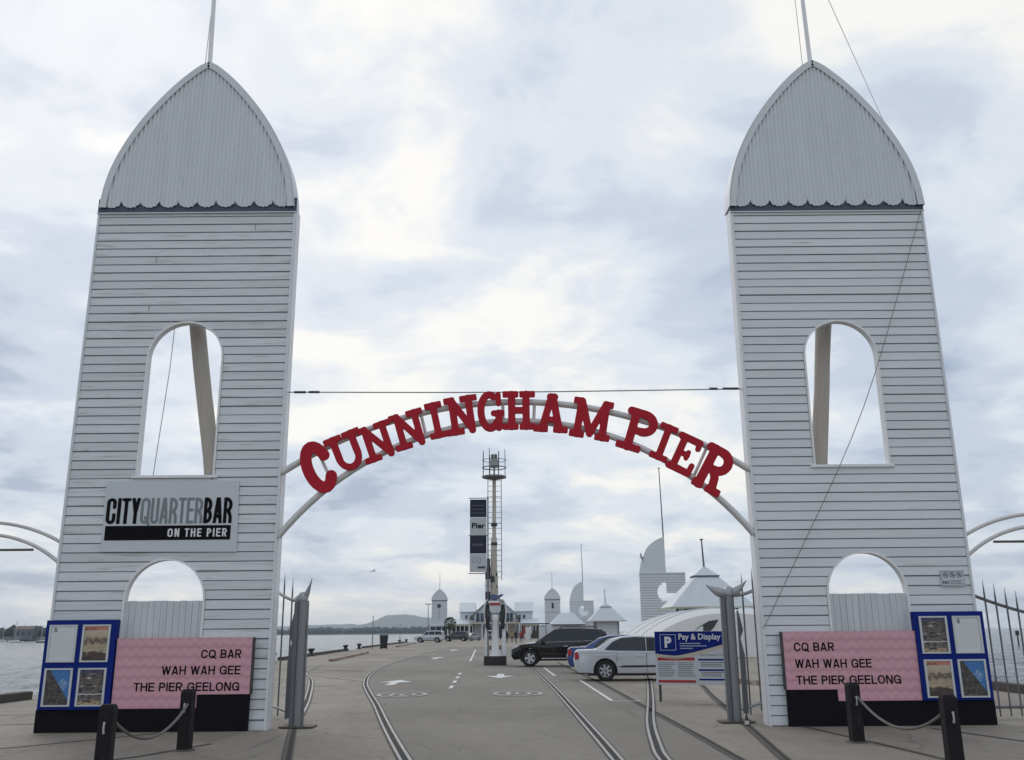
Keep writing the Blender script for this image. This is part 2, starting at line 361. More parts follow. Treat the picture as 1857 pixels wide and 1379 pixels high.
def poster_roof():
    s, mth, nz, ramp, mix, done = local_nodes('printed_roof_and_sky_photo')
    edge = mth('GREATER_THAN', mth('MULTIPLY_ADD', s.outputs[0], 1.42, s.outputs[2]), 0.655)
    skyc = ramp(mth('ADD', nz(60, (1, 1, 1), 2), mth('MULTIPLY', mth('LESS_THAN', mth('ADD', mth('ABSOLUTE', mth('SUBTRACT', s.outputs[0], 0.30)), mth('ABSOLUTE', mth('SUBTRACT', s.outputs[2], 0.33))), 0.11), 0.12)),
                [(0.5, (0.035, 0.16, 0.42)), (0.66, (0.05, 0.20, 0.46)), (0.70, (0.55, 0.60, 0.62))])
    wall = ramp(nz(14, (1, 1, 1.5), 5), [(0.35, (0.025, 0.025, 0.03)), (0.55, (0.075, 0.065, 0.06)), (0.7, (0.15, 0.13, 0.11))])
    return done(mix(edge, wall, skyc))
def pink_print():
    s, mth, nz, ramp, mix, done = local_nodes('pink_zigzag_print', 0.5)
    tri = mth('PINGPONG', s.outputs[0], 0.085)
    ph = mth('DIVIDE', mth('MULTIPLY_ADD', tri, 0.62, s.outputs[2]), 0.168)
    fr = mth('FRACT', ph)
    f = mth('LESS_THAN', fr, 0.42)
    c = mix(f, (0.66, 0.365, 0.42), (0.575, 0.305, 0.36))
    line = mth('LESS_THAN', mth('FRACT', mth('DIVIDE', s.outputs[2], 0.168)), 0.06)
    c = mix(mth('MULTIPLY', line, 0.5), c, (0.42, 0.21, 0.26))
    return done(mix(mth('MULTIPLY', nz(3, (1, 1, 2)), 0.25), c, (0.50, 0.24, 0.29)))
M['menu'] = poster_menu(); M['street'] = poster_street(); M['sepia'] = poster_sepia(); M['roofphoto'] = poster_roof(); M['pink'] = pink_print()

# ------------------------------------------------------------------ mesh helpers
class MB:
    def __init__(s): s.v = []; s.f = []; s.fm = []
    def add(s, v, f, m=0):
        o = len(s.v); s.v += [tuple(p) for p in v]; s.f += [tuple(i + o for i in q) for q in f]; s.fm += [m] * len(f); return s
    def box(s, x0, x1, y0, y1, z0, z1, m=0):
        v = [(x, y, z) for z in (z0, z1) for y in (y0, y1) for x in (x0, x1)]
        return s.add(v, [(0, 2, 3, 1), (4, 5, 7, 6), (0, 1, 5, 4), (2, 6, 7, 3), (0, 4, 6, 2), (1, 3, 7, 5)], m)
    def prism(s, poly, y0, y1, m=0):
        """poly in (x,z), counter-clockwise seen from -Y; extruded along Y"""
        n = len(poly)
        v = [(x, y0, z) for x, z in poly] + [(x, y1, z) for x, z in poly]
        f = [tuple(range(n)), tuple(range(2 * n - 1, n - 1, -1))]
        f += [(i, i + n, (i + 1) % n + n, (i + 1) % n) for i in range(n)]
        return s.add(v, f, m)
    def tube(s, pts, r, n=8, cap=True, m=0):
        pts = [Vector(p) for p in pts]; rr = r if isinstance(r, (list, tuple)) else [r] * len(pts)
        v = []; ref = None
        for i, p in enumerate(pts):
            t = (pts[min(i + 1, len(pts) - 1)] - pts[max(i - 1, 0)]).normalized()
            if ref is None:
                ref = Vector((0, 0, 1)) if abs(t.z) < 0.9 else Vector((1, 0, 0))
            a = (ref - t * ref.dot(t)).normalized(); ref = a; b = t.cross(a)
            for k in range(n):
                th = 2 * math.pi * k / n
                v.append(p + (a * math.cos(th) + b * math.sin(th)) * rr[i])
        f = []
        for i in range(len(pts) - 1):
            for k in range(n):
                f.append((i * n + k, i * n + (k + 1) % n, (i + 1) * n + (k + 1) % n, (i + 1) * n + k))
        if cap: f += [tuple(range(n - 1, -1, -1)), tuple((len(pts) - 1) * n + k for k in range(n))]
        return s.add(v, f, m)
    def lathe(s, prof, n=16, c=(0, 0, 0), axis='z', m=0, cap=True):
        """prof: list of (radius, height)"""
        v = []
        for r, h in prof:
            for k in range(n):
                th = 2 * math.pi * k / n; a, b = r * math.cos(th), r * math.sin(th)
                p = (a, b, h) if axis == 'z' else (a, h, b) if axis == 'y' else (h, a, b)
                v.append((p[0] + c[0], p[1] + c[1], p[2] + c[2]))
        f = [(i * n + k, i * n + (k + 1) % n, (i + 1) * n + (k + 1) % n, (i + 1) * n + k) for i in range(len(prof) - 1) for k in range(n)]
        if cap: f += [tuple(range(n - 1, -1, -1)), tuple((len(prof) - 1) * n + k for k in range(n))]
        return s.add(v, f, m)
    def build(s, name, m, parent=None, smooth=None, bevel=0.0, world=False, at=None):
        """world=True: the coordinates are world ones, made local to the parent (which is only translated)"""
        off = Vector((0, 0, 0))
        if world and parent is not None:
            q = parent
            while q is not None: off += q.location; q = q.parent
        if at is not None: off += Vector(at)
        me = bpy.data.meshes.new(name)
        me.from_pydata([(a - off.x, b - off.y, c - off.z) for a, b, c in s.v], [], s.f)
        ms = m if isinstance(m, (list, tuple)) else [m]
        for q in ms: me.materials.append(q)
        if len(ms) > 1: me.polygons.foreach_set('material_index', s.fm)
        fix_normals(me)
        o = link(name, me, parent)
        if at is not None: o.location = at
        if bevel: do_bevel(o, bevel)
        if smooth is not None:
            o.data.polygons.foreach_set('use_smooth', [True] * len(o.data.polygons)); o.data.set_sharp_from_angle(angle=R(smooth))
        return o
import bmesh
def fix_normals(me):
    b = bmesh.new(); b.from_mesh(me); bmesh.ops.recalc_face_normals(b, faces=b.faces); b.to_mesh(me); b.free()
def link(name, data, parent=None):
    o = bpy.data.objects.new(name, data); COL.objects.link(o)
    if parent is not None: o.parent = parent
    return o
def do_bevel(o, w, seg=2, ang=35):
    b = bmesh.new(); b.from_mesh(o.data)
    ed = [e for e in b.edges if len(e.link_faces) == 2 and e.calc_face_angle(0) > R(ang)]
    bmesh.ops.bevel(b, geom=ed, offset=w, segments=seg, affect='EDGES', profile=0.6, clamp_overlap=True)
    b.to_mesh(o.data); b.free()
def tag(o, label=None, cat=None, group=None, kind=None):
    if label: o['label'] = label
    if cat: o['category'] = cat
    if group: o['group'] = group
    if kind: o['kind'] = kind
    return o
def thing(name, loc, label, cat, group=None, rz=0.0):
    o = link(name, None); o.location = loc; o.rotation_euler = (0, 0, rz); o.empty_display_size = 0.2
    return tag(o, label, cat, group)
def children(o): return [c for c in bpy.data.objects if c.parent is o]
def copy_tree(o, parent=None):
    c = o.copy(); COL.objects.link(c); c.parent = parent
    for ch in children(o): copy_tree(ch, c)
    return c

def poly_mesh(loops, depth, bevel=0.0):
    """2-D loops (outer outlines and holes, even-odd) filled and extruded; faces -Y, front at y=0, back at y=depth; returns MB"""
    cu = bpy.data.curves.new('tmp', 'CURVE'); cu.dimensions = '2D'; cu.fill_mode = 'BOTH'
    cu.extrude = depth / 2 - bevel; cu.bevel_depth = bevel; cu.bevel_resolution = 1; cu.offset = -bevel
    for lp in loops:
        sp = cu.splines.new('POLY'); sp.points.add(len(lp) - 1); sp.use_cyclic_u = True
        for q, (x, y) in zip(sp.points, lp): q.co = (x, y, 0, 1)
    return _curve_mb(cu, depth / 2)
def _curve_mb(cu, ymid):
    o = bpy.data.objects.new('tmp', cu); COL.objects.link(o)
    dg = bpy.context.evaluated_depsgraph_get(); me = bpy.data.meshes.new_from_object(o.evaluated_get(dg))
    mb = MB(); mb.v = [(v.co.x, ymid - v.co.z, v.co.y) for v in me.vertices]; mb.f = [tuple(p.vertices) for p in me.polygons]; mb.fm = [0] * len(mb.f)
    bpy.data.objects.remove(o); bpy.data.curves.remove(cu); bpy.data.meshes.remove(me)
    return mb
def text_mb(body, x0, x1, z0, z1, y, bold=0.0, depth=0.004, spacing=1.0, caps=True, keep=False, align='l'):
    """lettering facing -Y fitted to the box x0..x1, z0..z1 (keep: natural width, aligned)"""
    cu = bpy.data.curves.new('tmp', 'FONT'); cu.body = body; cu.extrude = 0.01; cu.offset = bold; cu.space_character = spacing; cu.resolution_u = 3
    mb = _curve_mb(cu, 0.0)
    xs = [p[0] for p in mb.v]; zs = [p[2] for p in mb.v]; ys = [p[1] for p in mb.v]
    a0, a1, b0, b1, c0, c1 = min(xs), max(xs), min(zs), max(zs), min(ys), max(ys)
    sz = (z1 - z0) / (b1 - b0); sx = (x1 - x0) / (a1 - a0)
    if keep:
        w = (a1 - a0) * sz; sx = sz
        x0 = x0 if align == 'l' else x1 - w
    mb.v = [(x0 + (p[0] - a0) * sx, y - depth + (p[1] - c0) / (c1 - c0) * depth, z0 + (p[2] - b0) * sz) for p in mb.v]
    return mb
def spline(pts, n=8):
    """Catmull-Rom through the points"""
    pts = [Vector(p) for p in pts]; o = []
    for i in range(len(pts) - 1):
        a, b, c, d = pts[max(i - 1, 0)], pts[i], pts[i + 1], pts[min(i + 2, len(pts) - 1)]
        for k in range(n):
            t = k / n
            o.append(0.5 * ((2 * b) + (c - a) * t + (2 * a - 5 * b + 4 * c - d) * t * t + (3 * b - a - 3 * c + d) * t ** 3))
    o.append(pts[-1]); return o
def ribbon_xz(mb, path, w_in, w_out, y0, y1, closed=False):
    """band along a path in (x,z): from w_in on the right of travel to w_out on the left; between y0 and y1"""
    n = len(path); inn = []; ou = []
    for i, p in enumerate(path):
        a = path[(i - 1) % n] if closed or i else path[0]; b = path[(i + 1) % n] if closed or i < n - 1 else path[-1]
        t = Vector((b[0] - a[0], b[1] - a[1])).normalized(); nn = Vector((-t.y, t.x))
        inn.append((p[0] - nn.x * w_in, p[1] - nn.y * w_in)); ou.append((p[0] + nn.x * w_out, p[1] + nn.y * w_out))
    v = []
    for q, r_ in zip(inn, ou): v += [(q[0], y0, q[1]), (r_[0], y0, r_[1]), (r_[0], y1, r_[1]), (q[0], y1, q[1])]
    f = []
    for i in range(n if closed else n - 1):
        a, b = i * 4, ((i + 1) % n) * 4
        for k in range(4): f.append((a + k, a + (k + 1) % 4, b + (k + 1) % 4, b + k))
    if not closed: f += [(0, 1, 2, 3), ((n - 1) * 4 + 3, (n - 1) * 4 + 2, (n - 1) * 4 + 1, (n - 1) * 4)]
    mb.add(v, f)

# ------------------------------------------------------------------ sea, pier deck, road
SEA = -2.2
def build_sea():
    na = 420; ang = np.radians(np.linspace(-105, 105, na)); rs = [9.0]
    while rs[-1] < 900: rs.append(rs[-1] * 1.0135)
    while rs[-1] < 12500: rs.append(rs[-1] * 1.12)
    rs = np.array(rs); A, Rr = np.meshgrid(ang, rs)
    X = Rr * np.sin(A); Y = Rr * np.cos(A); Z = np.zeros_like(X)
    rg = np.random.default_rng(4)
    for k in range(28):
        wl = 0.9 * 1.09 ** k if k < 28 else 14 + k; th = rg.normal(0.9, 0.55); a = 0.0155 * wl ** 0.75
        ph = (X * math.cos(th) + Y * math.sin(th)) * 2 * math.pi / wl + rg.uniform(0, 6.28)
        fade = np.clip(wl / (0.045 * Rr) - 0.25, 0, 1) * np.clip((2500 - Rr) / 1500, 0, 1)
        s = np.sin(ph); Z += a * (s + 0.35 * np.cos(2 * ph)) * fade
    nr = len(rs); v = np.stack([X, Y, Z + SEA], -1).reshape(-1, 3)
    i = np.arange(nr - 1)[:, None] * na + np.arange(na - 1)[None, :]
    f = np.stack([i, i + 1, i + na + 1, i + na], -1).reshape(-1, 4)
    me = bpy.data.meshes.new('sea'); me.vertices.add(len(v)); me.vertices.foreach_set('co', v.ravel())
    me.loops.add(f.size); me.loops.foreach_set('vertex_index', f.ravel().astype(np.int32)); me.polygons.add(len(f))
    me.polygons.foreach_set('loop_start', np.arange(0, f.size, 4, dtype=np.int32)); me.polygons.foreach_set('loop_total', np.full(len(f), 4, dtype=np.int32))
    me.update(); me.validate(); me.polygons.foreach_set('use_smooth', [True] * len(f)); me.materials.append(M['water'])
    if me.polygons[0].normal.z < 0: me.flip_normals()
    tag(link('sea', me), 'grey choppy sea on both sides of the pier', kind='structure')
build_sea()

EDGE_L = [(-40, -45), (-40, 6), (-12.4, 12), (-12.8, 25), (-14.4, 58), (-16.4, 102), (-18.9, 183), (-21.5, 345)]
EDGE_R = [(40, -45), (40, 6), (13.8, 14), (13.0, 25), (13.6, 40), (22, 52), (24, 120), (26, 345)]
def deck():
    mb = MB(); n = len(EDGE_L)
    v = []
    for (a, b), (c, d) in zip(EDGE_L, EDGE_R): v += [(a, b, 0), (c, d, 0), (a, b, -1.1), (c, d, -1.1)]
    f = []
    for i in range(n - 1):
        a, b = i * 4, i * 4 + 4
        f += [(a, a + 1, b + 1, b), (a + 2, b + 2, b + 3, a + 3), (a, b, b + 2, a + 2), (a + 1, a + 3, b + 3, b + 1)]
    f += [(0, 2, 3, 1), (n * 4 - 4, n * 4 - 3, n * 4 - 1, n * 4 - 2)]
    mb.add(v, f)
    tag(mb.build('pier_deck', M['deck']), 'worn grey concrete deck of the pier', kind='structure')
deck()
def strip_xy(mb, path, half, z):
    """flat strip along a ground path with given half width, (left, right) offsets allowed"""
    l, r_ = (half if isinstance(half, tuple) else (-half, half))
    v = []
    for i, p in enumerate(path):
        a = path[max(i - 1, 0)]; b = path[min(i + 1, len(path) - 1)]
        t = Vector((b[0] - a[0], b[1] - a[1])).normalized(); nn = Vector((t.y, -t.x))
        v += [(p[0] + nn.x * l, p[1] + nn.y * l, z), (p[0] + nn.x * r_, p[1] + nn.y * r_, z)]
    f = [(i * 2, i * 2 + 1, i * 2 + 3, i * 2 + 2) for i in range(len(path) - 1)]
    mb.add(v, f); return mb
railA = [(0.6, 3.0, 0), (-0.45, 8.0, 0), (-1.43, 12.96, 0), (-2.31, 17.68, 0), (-3.15, 22.41, 0), (-4.12, 27.59, 0), (-4.89, 32.06, 0), (-5.69, 38.22, 0), (-6.40, 47.29, 0), (-6.85, 61.8, 0), (-7.2, 90, 0), (-7.4, 130, 0)]
railC = [(1.33, 3, 0), (1.31, 12.79, 0), (1.27, 18.0, 0), (1.17, 27.63, 0), (0.95, 39.47, 0), (0.70, 47.09, 0), (-0.2, 70, 0), (-2, 110, 0)]
railB = [(-3.91, 17.3, 0), (-4.83, 22.6, 0), (-5.59, 26.59, 0), (-6.4, 30.65, 0), (-7.3, 34.9, 0), (-8.8, 41, 0), (-10.0, 50, 0)]
railD = [(1.75, 4, 0), (1.86, 10, 0), (1.91, 12.75, 0), (2.06, 14.49, 0), (2.46, 17.89, 0), (3.25, 23.44, 0), (4.45, 32.3, 0), (5.6, 42, 0)]
railE = [(2.87, 4, 0), (2.86, 12.69, 0), (2.86, 15.96, 0), (2.82, 20.28, 0), (2.75, 30.84, 0), (2.55, 39.15, 0), (2.3, 52, 0)]
railF = [(2.6, 6, 0), (3.43, 12.65, 0), (3.8, 15.47, 0), (4.1, 17.75, 0), (4.98, 24.81, 0), (5.57, 28.91, 0), (6.4, 36, 0)]
# darker asphalt lane between the outer tram lines
def lane():
    L = spline([Vector(p) for p in railA], 6); Rr = spline([Vector(p) for p in railE], 6)
    mb = MB(); v = []; n = 40
    def at_y(pts, y):
        for a, b in zip(pts, pts[1:]):
            if a.y <= y <= b.y: return a.x + (b.x - a.x) * (y - a.y) / (b.y - a.y)
        return pts[-1].x if y > pts[-1].y else pts[0].x
    ys = [3.0 + 47 * (i / n) ** 1.3 for i in range(n + 1)] + [60, 80, 110]
    for y in ys: v += [(at_y(L, y), y, 0.004), (min(at_y(Rr, y), 2.9) if y < 50 else 3.2 - (y - 50) * 0.02, y, 0.004)]
    mb.add(v, [(i * 2, i * 2 + 1, i * 2 + 3, i * 2 + 2) for i in range(len(ys) - 1)])
    tag(mb.build('road', M['road']), 'grey asphalt roadway laid between the tram rails', kind='structure')
lane()
def rail(path, label, bright=True, dens=6):
    pts = spline(path, dens)
    t = strip_xy(MB(), pts, 0.11 if bright else 0.075, 0.008).build('tram_rail', M['tar']); tag(t, label, kind='structure')
    if bright:
        m = MB(); strip_xy(m, pts, (-0.084, -0.044), 0.016); strip_xy(m, pts, (0.036, 0.080), 0.016); m.build('rail_head', M['railsteel'], t)
        strip_xy(MB(), pts, (-.042, .034), 0.012).build('flangeway', M['groove'], t)
    else:
        strip_xy(MB(), pts, (-0.05, -0.02), 0.012).build('rail_head', M['pad'], t)
        strip_xy(MB(), pts, (0.0, 0.05), 0.012).build('flangeway', M['groove'], t)
rail(railA, 'bright tram rail curving left past the white lane arrow')
rail(railC, 'bright tram rail running straight up the middle of the pier')
rail(railB, 'tram rail curving left from the left gate post')
rail(railD, 'tram rail curving right under the parking sign')
rail([(-1.9, 8, 0), (-2.88, 12.5, 0), (-3.45, 15.2, 0), (-3.85, 17.1, 0)], 'dull gate track groove running forward from the left gate post', False)
rail(railE, 'dull tram rail crossing the lane towards the white sedan', False)
rail(railF, 'dull tram rail passing the foot of the right gate post', False)
def joints():
    mb = MB()
    for path, w in (([(-9.5, 12.3), (-7.3, 14.9), (-6.0, 16.6)], 0.03), ([(-6.3, 11.6), (-5.1, 13.6), (-4.6, 15.0)], 0.04), ([(4.9, 17.0), (5.25, 14.3), (5.6, 11.0)], 0.045),
                    ([(6.9, 16.4), (7.41, 14.4), (8.0, 12)], 0.03), ([(-13, 17.8), (-8.5, 18.6)], 0.03), ([(-13, 20.2), (-8.8, 20.9)], 0.03), ([(-12.9, 30), (-5.6, 30.4)], 0.03),
                    ([(-14, 47), (-8.5, 44), (-6.5, 42)], 0.06), ([(-15, 75), (-9, 72)], 0.08), ([(3.0, 23.1), (5.4, 22.6), (9, 22.2)], 0.02), ([(-1.2, 21.0), (1.2, 21.1)], 0.012)):
        strip_xy(mb, [Vector((*p, 0)) for p in path], w, 0.0075)
    tag(mb.build('deck_joint', M['tar']), 'dark joints filled with tar across the deck', kind='structure')
joints()
def markings():
    def mk(mb, lab, m='roadpaint'): tag(mb.build('road_marking', M[m]), lab, kind='structure')
    Z = 0.0165
    def arrow(x, y, d, s=1.0, L=2.4):
        mb = MB()
        h = [(-.14, 0), (.14, 0), (.14, L * .5), (.55, L * .5), (0, L), (-.55, L * .5), (-.14, L * .5)]
        v = [(x + a * s, y + d * b * s, Z) for a, b in h]
        mb.add(v, [(0, 1, 2, 6), (5, 6, 2, 3, 4)]); return mb
    mk(arrow(-3.95, 30.6, 1, 1.0, 3.4), 'white lane arrow pointing away beside the curved rail')
    mk(arrow(-0.53, 38.2, -1, 1.0, 3.6), 'white lane arrow pointing towards the gate')
    mk(arrow(-5.0, 60, 1, 1.0, 5.0), 'smaller white arrow farther along the lane')
    mk(arrow(-5.6, 86, 1, 1.0, 7.0), 'faint far white arrow on the lane')
    for cx, cy, lab in ((-3.0, 26.05, 'worn white painted ring with 10 below the away arrow'), (0.08, 26.1, 'worn white painted ring with 10 below the towards arrow')):
        mb = MB(); pts = [Vector((cx + .62 * math.cos(a), cy + .95 * math.sin(a), 0)) for a in np.linspace(0, 2 * math.pi, 33)]
        strip_xy(mb, pts, 0.06, Z)
        mb.add([(cx - .25 + a, cy + b, Z) for a, b in ((-.06, -.55), (.06, -.55), (.06, .55), (-.06, .55))], [(0, 1, 2, 3)])
        pts = [Vector((cx + .15 + .17 * math.cos(a), cy + .5 * math.sin(a), 0)) for a in np.linspace(0, 2 * math.pi, 25)]
        strip_xy(mb, pts, 0.05, Z); mk(mb, lab, 'wornpaint')
    mb = MB()
    for k in range(4):
        y = 28.6 + k * 3.1; x = -1.88 - k * 0.09
        mb.add([(x - .06, y, Z), (x + .06, y, Z), (x + .03, y + 1.5, Z), (x - .09, y + 1.5, Z)], [(0, 1, 2, 3)])
    strip_xy(mb, [Vector((-2.5, 55, 0)), Vector((-3.6, 90, 0))], 0.06, Z)
    mk(mb, 'dashed white centre line of the lane')
    mb = MB(); strip_xy(mb, [Vector((2.20, 33, 0)), Vector((2.29, 23.0, 0))], 0.045, Z); strip_xy(mb, [Vector((2.25, 23.0, 0)), Vector((2.9, 22.95, 0))], 0.05, 0.0165)
    strip_xy(mb, [Vector((1.35, 44, 0)), Vector((1.5, 36, 0))], 0.05, Z)
    mk(mb, 'white parking bay line behind the white sedan')
    mb = MB(); strip_xy(mb, [Vector((-4.9, 31.5, 0)), Vector((-7.0, 30.6, 0))], 0.06, Z)
    strip_xy(mb, [Vector((-5.15, 33.4, 0)), Vector((-7.3, 37.2, 0))], 0.05, Z); strip_xy(mb, [Vector((-7.6, 36, 0)), Vector((-8.0, 33, 0)), Vector((-9.8, 30.0, 0))], 0.06, Z)
    strip_xy(mb, [Vector((-9.5, 34.5, 0)), Vector((-7.6, 38.5, 0))], 0.06, Z)
    mk(mb, 'faded white parking lines on the left of the lane', 'wornpaint')
markings()
tag(MB().box(-6000, 6000, -1800, -44, -1.5, -.02).build('esplanade_ground', M['deck']), 'paved esplanade behind the viewer', kind='structure')
# ------------------------------------------------------------------ the two gate towers
FY = 17.0
PITCH = 0.168
def arch_path(xa, xb, z0, zs, n=20):
    c = (xa + xb) / 2; r = (xb - xa) / 2
    return [(xb, z0)] + [(c + r * math.cos(t), zs + r * math.sin(t)) for t in np.linspace(0, math.pi, n)] + [(xa, z0)]
HOOD = [(0.0, 3.30), (0.22, 3.17), (0.55, 2.87), (0.86, 2.52), (1.16, 2.12), (1.41, 1.72), (1.63, 1.28), (1.79, 0.85), (1.885, 0.42), (1.925, 0.02)]
def hood_half(z):
    for (a, b), (c, d) in zip(HOOD, HOOD[1:]):
        if d <= z <= b: return a + (c - a) * (b - z) / (b - d)
    return 0.0 if z > HOOD[0][1] else HOOD[-1][0]
def smooth_hood():
    pts = spline([(x, z, 0) for x, z in HOOD], 5); return [(p.x, p.y) for p in pts]
HS = smooth_hood()
def hood_z(x):
    x = abs(x)
    for (a, b), (c, d) in zip(HS, HS[1:]):
        if a <= x <= c: return b + (d - b) * (x - a) / (c - a + 1e-9)
    return 0.0
def tower(x0, x1, ztop, win, low, label, seed, side):
    rnd = random.Random(seed)
    cx = (x0 + x1) / 2; w = x1 - x0
    t = thing('gate_tower', (cx, FY, 0), label, 'tower', 'gate towers either side of the road')
    (wa, wb, wz0, wzs), (la, lb, lzs) = win, low
    # backing sheet with both openings
    outer = [(x0 + .01, 0), (x1 - .01, 0), (x1 - .01, ztop - .01), (x0 + .01, ztop - .01)]
    bk = poly_mesh([outer, arch_path(wa, wb, wz0, wzs)[::-1], arch_path(la, lb, 0.05, lzs)[::-1]], 0.03)
    bk.v = [(a, b + FY, c) for a, b, c in bk.v]; bk.build('backing_panel', M['backing'], t, world=True)
    # weatherboards, one object each
    def cut(z, a, b, z0, zs):
        """the opening's x range at height z, or None"""
        c = (a + b) / 2; r = (b - a) / 2
        if z < z0 or z > zs + r: return None
        if z <= zs: return (a, b)
        k = math.sqrt(max(r * r - (z - zs) ** 2, 0)); return (c - k, c + k)
    full = None; n = int(round(ztop / PITCH)); p = ztop / n
    xa, xb = x0 + 0.045, x1 - 0.045
    def board(xl0, xr0, xl1, xr1, z, full_=False):
        nonlocal full
        gap = 0.019; h = p - gap; y = FY
        v = [(xl0, y - .036, z), (xr0, y - .036, z), (xr0, y - .001, z), (xl0, y - .001, z), (xl1, y - .026, z + h), (xr1, y - .026, z + h), (xr1, y - .001, z + h), (xl1, y - .001, z + h)]
        f = [(0, 1, 5, 4), (3, 7, 6, 2), (0, 4, 7, 3), (1, 2, 6, 5), (4, 5, 6, 7), (0, 3, 2, 1)]
        if full_ and full is not None:
            o = link('weatherboard', full, t)
        else:
            o = MB().add(v, f).build('weatherboard', M['board_worn' if side > 0 else 'board'], t, at=None, world=False)
            o.data.transform(Matrix.Translation((-cx, -FY, -z)))
            if full_: full = o.data
        if full_ and rnd.random() < .35 and 0 < side: MB().box(-.002, .002, -.0375, -.02, .004, h - .004).build('butt_joint', M['plinth'], o).location = (rnd.uniform(-1.2, 1.2), 0, 0)
        o.location = (rnd.uniform(-.002, .002), rnd.uniform(-.004, .004), z + rnd.uniform(-.005, .005))
        o.rotation_euler = (0, rnd.uniform(-.0007, .0007), 0)
    def notch(z, a, b, zs):
        c = (a + b) / 2; r = (b - a) / 2 + .004; h = p - .019; k = math.sqrt(max(r * r - (z - zs) ** 2, 0))
        q0 = math.acos(min(1, k / r)); aa = np.linspace(math.pi - q0, q0, 11)
        poly = [(xa, z)] + [(c + r * math.cos(q), zs + r * math.sin(q)) for q in aa] + [(xb, z), (xb, z + h), (xa, z + h)]
        MB().prism([(u - cx, v_ - z) for u, v_ in poly], -.031, -.001).build('weatherboard', M['board_worn' if side > 0 else 'board'], t).location = (0, 0, z)
    for i in range(n):
        z = i * p + 0.01
        ap = [(a, b, zs) for (a, b, _, zs) in ((wa, wb, wz0, wzs), (la, lb, 0.05, lzs)) if z < zs + (b - a) / 2 <= z + p - .019]
        if ap: notch(z, *ap[0]); continue
        segs = [(xa, xb, xa, xb, True)]
        for (a, b, z0, zs) in ((wa, wb, wz0, wzs), (la, lb, 0.05, lzs)):
            c0, c1 = cut(z, a, b, z0, zs), cut(z + p - .019, a, b, z0, zs)
            if c0 is None and c1 is None: continue
            m_ = (a + b) / 2; c0 = c0 or ((m_, m_) if z > zs else (a, b)); c1 = c1 or (m_, m_)
            if z < z0: c0 = c1
            new = []
            for (l0, r0, l1, r1, _) in segs: new += [(l0, c0[0] - .005, l1, c1[0] - .005, False), (c0[1] + .005, r0, c1[1] + .005, r1, False)]
            segs = new
        for s in segs: board(*s[:4], z, s[4])
    # a few butt joints are hidden by paint: corner boards, frames, sides
    MB().box(x0, x0 + .043, FY - .05, FY - .002, 0, ztop - .09).build('corner_board', M['board_clean'], t, world=True)
    MB().box(x1 - .043, x1, FY - .05, FY - .002, 0, ztop - .09).build('corner_board', M['board_clean'], t, world=True)
    for xs in ((x0, x0 + .03), (x1 - .03, x1)):
        MB().box(xs[0], xs[1], FY + .033, FY + .34, 0, ztop).build('side_wall', M['whitetrim'], t, world=True)
    mb = MB(); ribbon_xz(mb, arch_path(wa, wb, wz0, wzs, 26)[::1], 0.0, 0.035, FY - .055, FY + .11); mb.build('window_frame', M['whitetrim'], t, world=True, smooth=40)
    MB().box(wa - .06, wb + .06, FY - .07, FY + .11, wz0 - .05, wz0 - .002).build('window_sill', M['whitetrim'], t, world=True)
    mb = MB(); ribbon_xz(mb, arch_path(la, lb, 0.0, lzs, 26), 0.0, 0.035, FY - .055, FY + .11); mb.build('arch_frame', M['whitetrim'], t, world=True, smooth=40)
    nd = 13
    for k in range(nd):
        d0 = la + (lb - la) * k / nd + .004; d1 = la + (lb - la) * (k + 1) / nd - .004; dy = rnd.uniform(-.005, .005)
        MB().box(d0, d1, FY + .0 + dy, FY + .028 + dy, 0.02, lzs - .02 + rnd.uniform(-.006, .006)).build('vertical_board', M['dado'], t, world=True)
    # hood: band, corrugated sheet with scalloped edge, rim and rear sheet
    zb = ztop
    MB().box(x0 - .008, x1 + .008, FY - .05, FY - .003, zb - .085, zb + .22).build('dark_band', M['navy'], t, world=True)
    MB().box(x0 - .012, x1 + .012, FY - .075, FY - .052, zb - .105, zb - .085).build('band_moulding', M['trimgrey'], t, world=True)
    v = []; f = []; nc = 480; ns = 10; hw = 1.885
    for i in range(nc + 1):
        x = -hw + 2 * hw * i / nc
        u = ((x + hw) / (2 * hw) * ns) % 1.0
        sc = math.sqrt(max(0, 1 - ((u - .5) / .5) ** 2))
        zl = zb + 0.165 - 0.15 * sc
        zt = zb + hood_z(x) - .045
        y = FY - .078 + .017 * math.cos(2 * math.pi * x / .082)
        v += [(cx + x, y, zl), (cx + x, y, max(zt, zl + .01))]
    f = [(i * 2, i * 2 + 2, i * 2 + 3, i * 2 + 1) for i in range(nc)]
    mb = MB().add(v, f); o = mb.build('corrugated_sheet', M['corrug'], t, world=True, smooth=80)
    path = [(cx - x, zb + z) for x, z in HS[::-1]] + [(cx + x, zb + z) for x, z in HS[1:]]
    mb = MB(); ribbon_xz(mb, path, .012, .014, FY - .10, FY + .36); mb.build('hood_roof', M['trimgrey'], t, world=True, smooth=30)
    mb = MB(); ribbon_xz(mb, path, .125, -.014, FY - .112, FY - .102); mb.build('hood_edging', M['trimgrey'], t, world=True, smooth=30)
    mb = MB().prism(path, FY + .30, FY + .32); mb.build('hood_back', M['corrug'], t, world=True)
    mb = MB().prism([(a * .985 + cx * .015, b) for a, b in path], FY - .02, FY - .005); mb.build('hood_backing', M['backing'], t, world=True)
    return t
LX0, LX1, RX0, RX1 = -8.20, -4.27, 4.37, 8.19
LT = tower(LX0, LX1, 9.78, (-6.95, -5.49, 4.43, 6.69), (-6.95, -5.49, 2.20), 'white weatherboard gate tower carrying the black and grey bar sign', 3, 1)
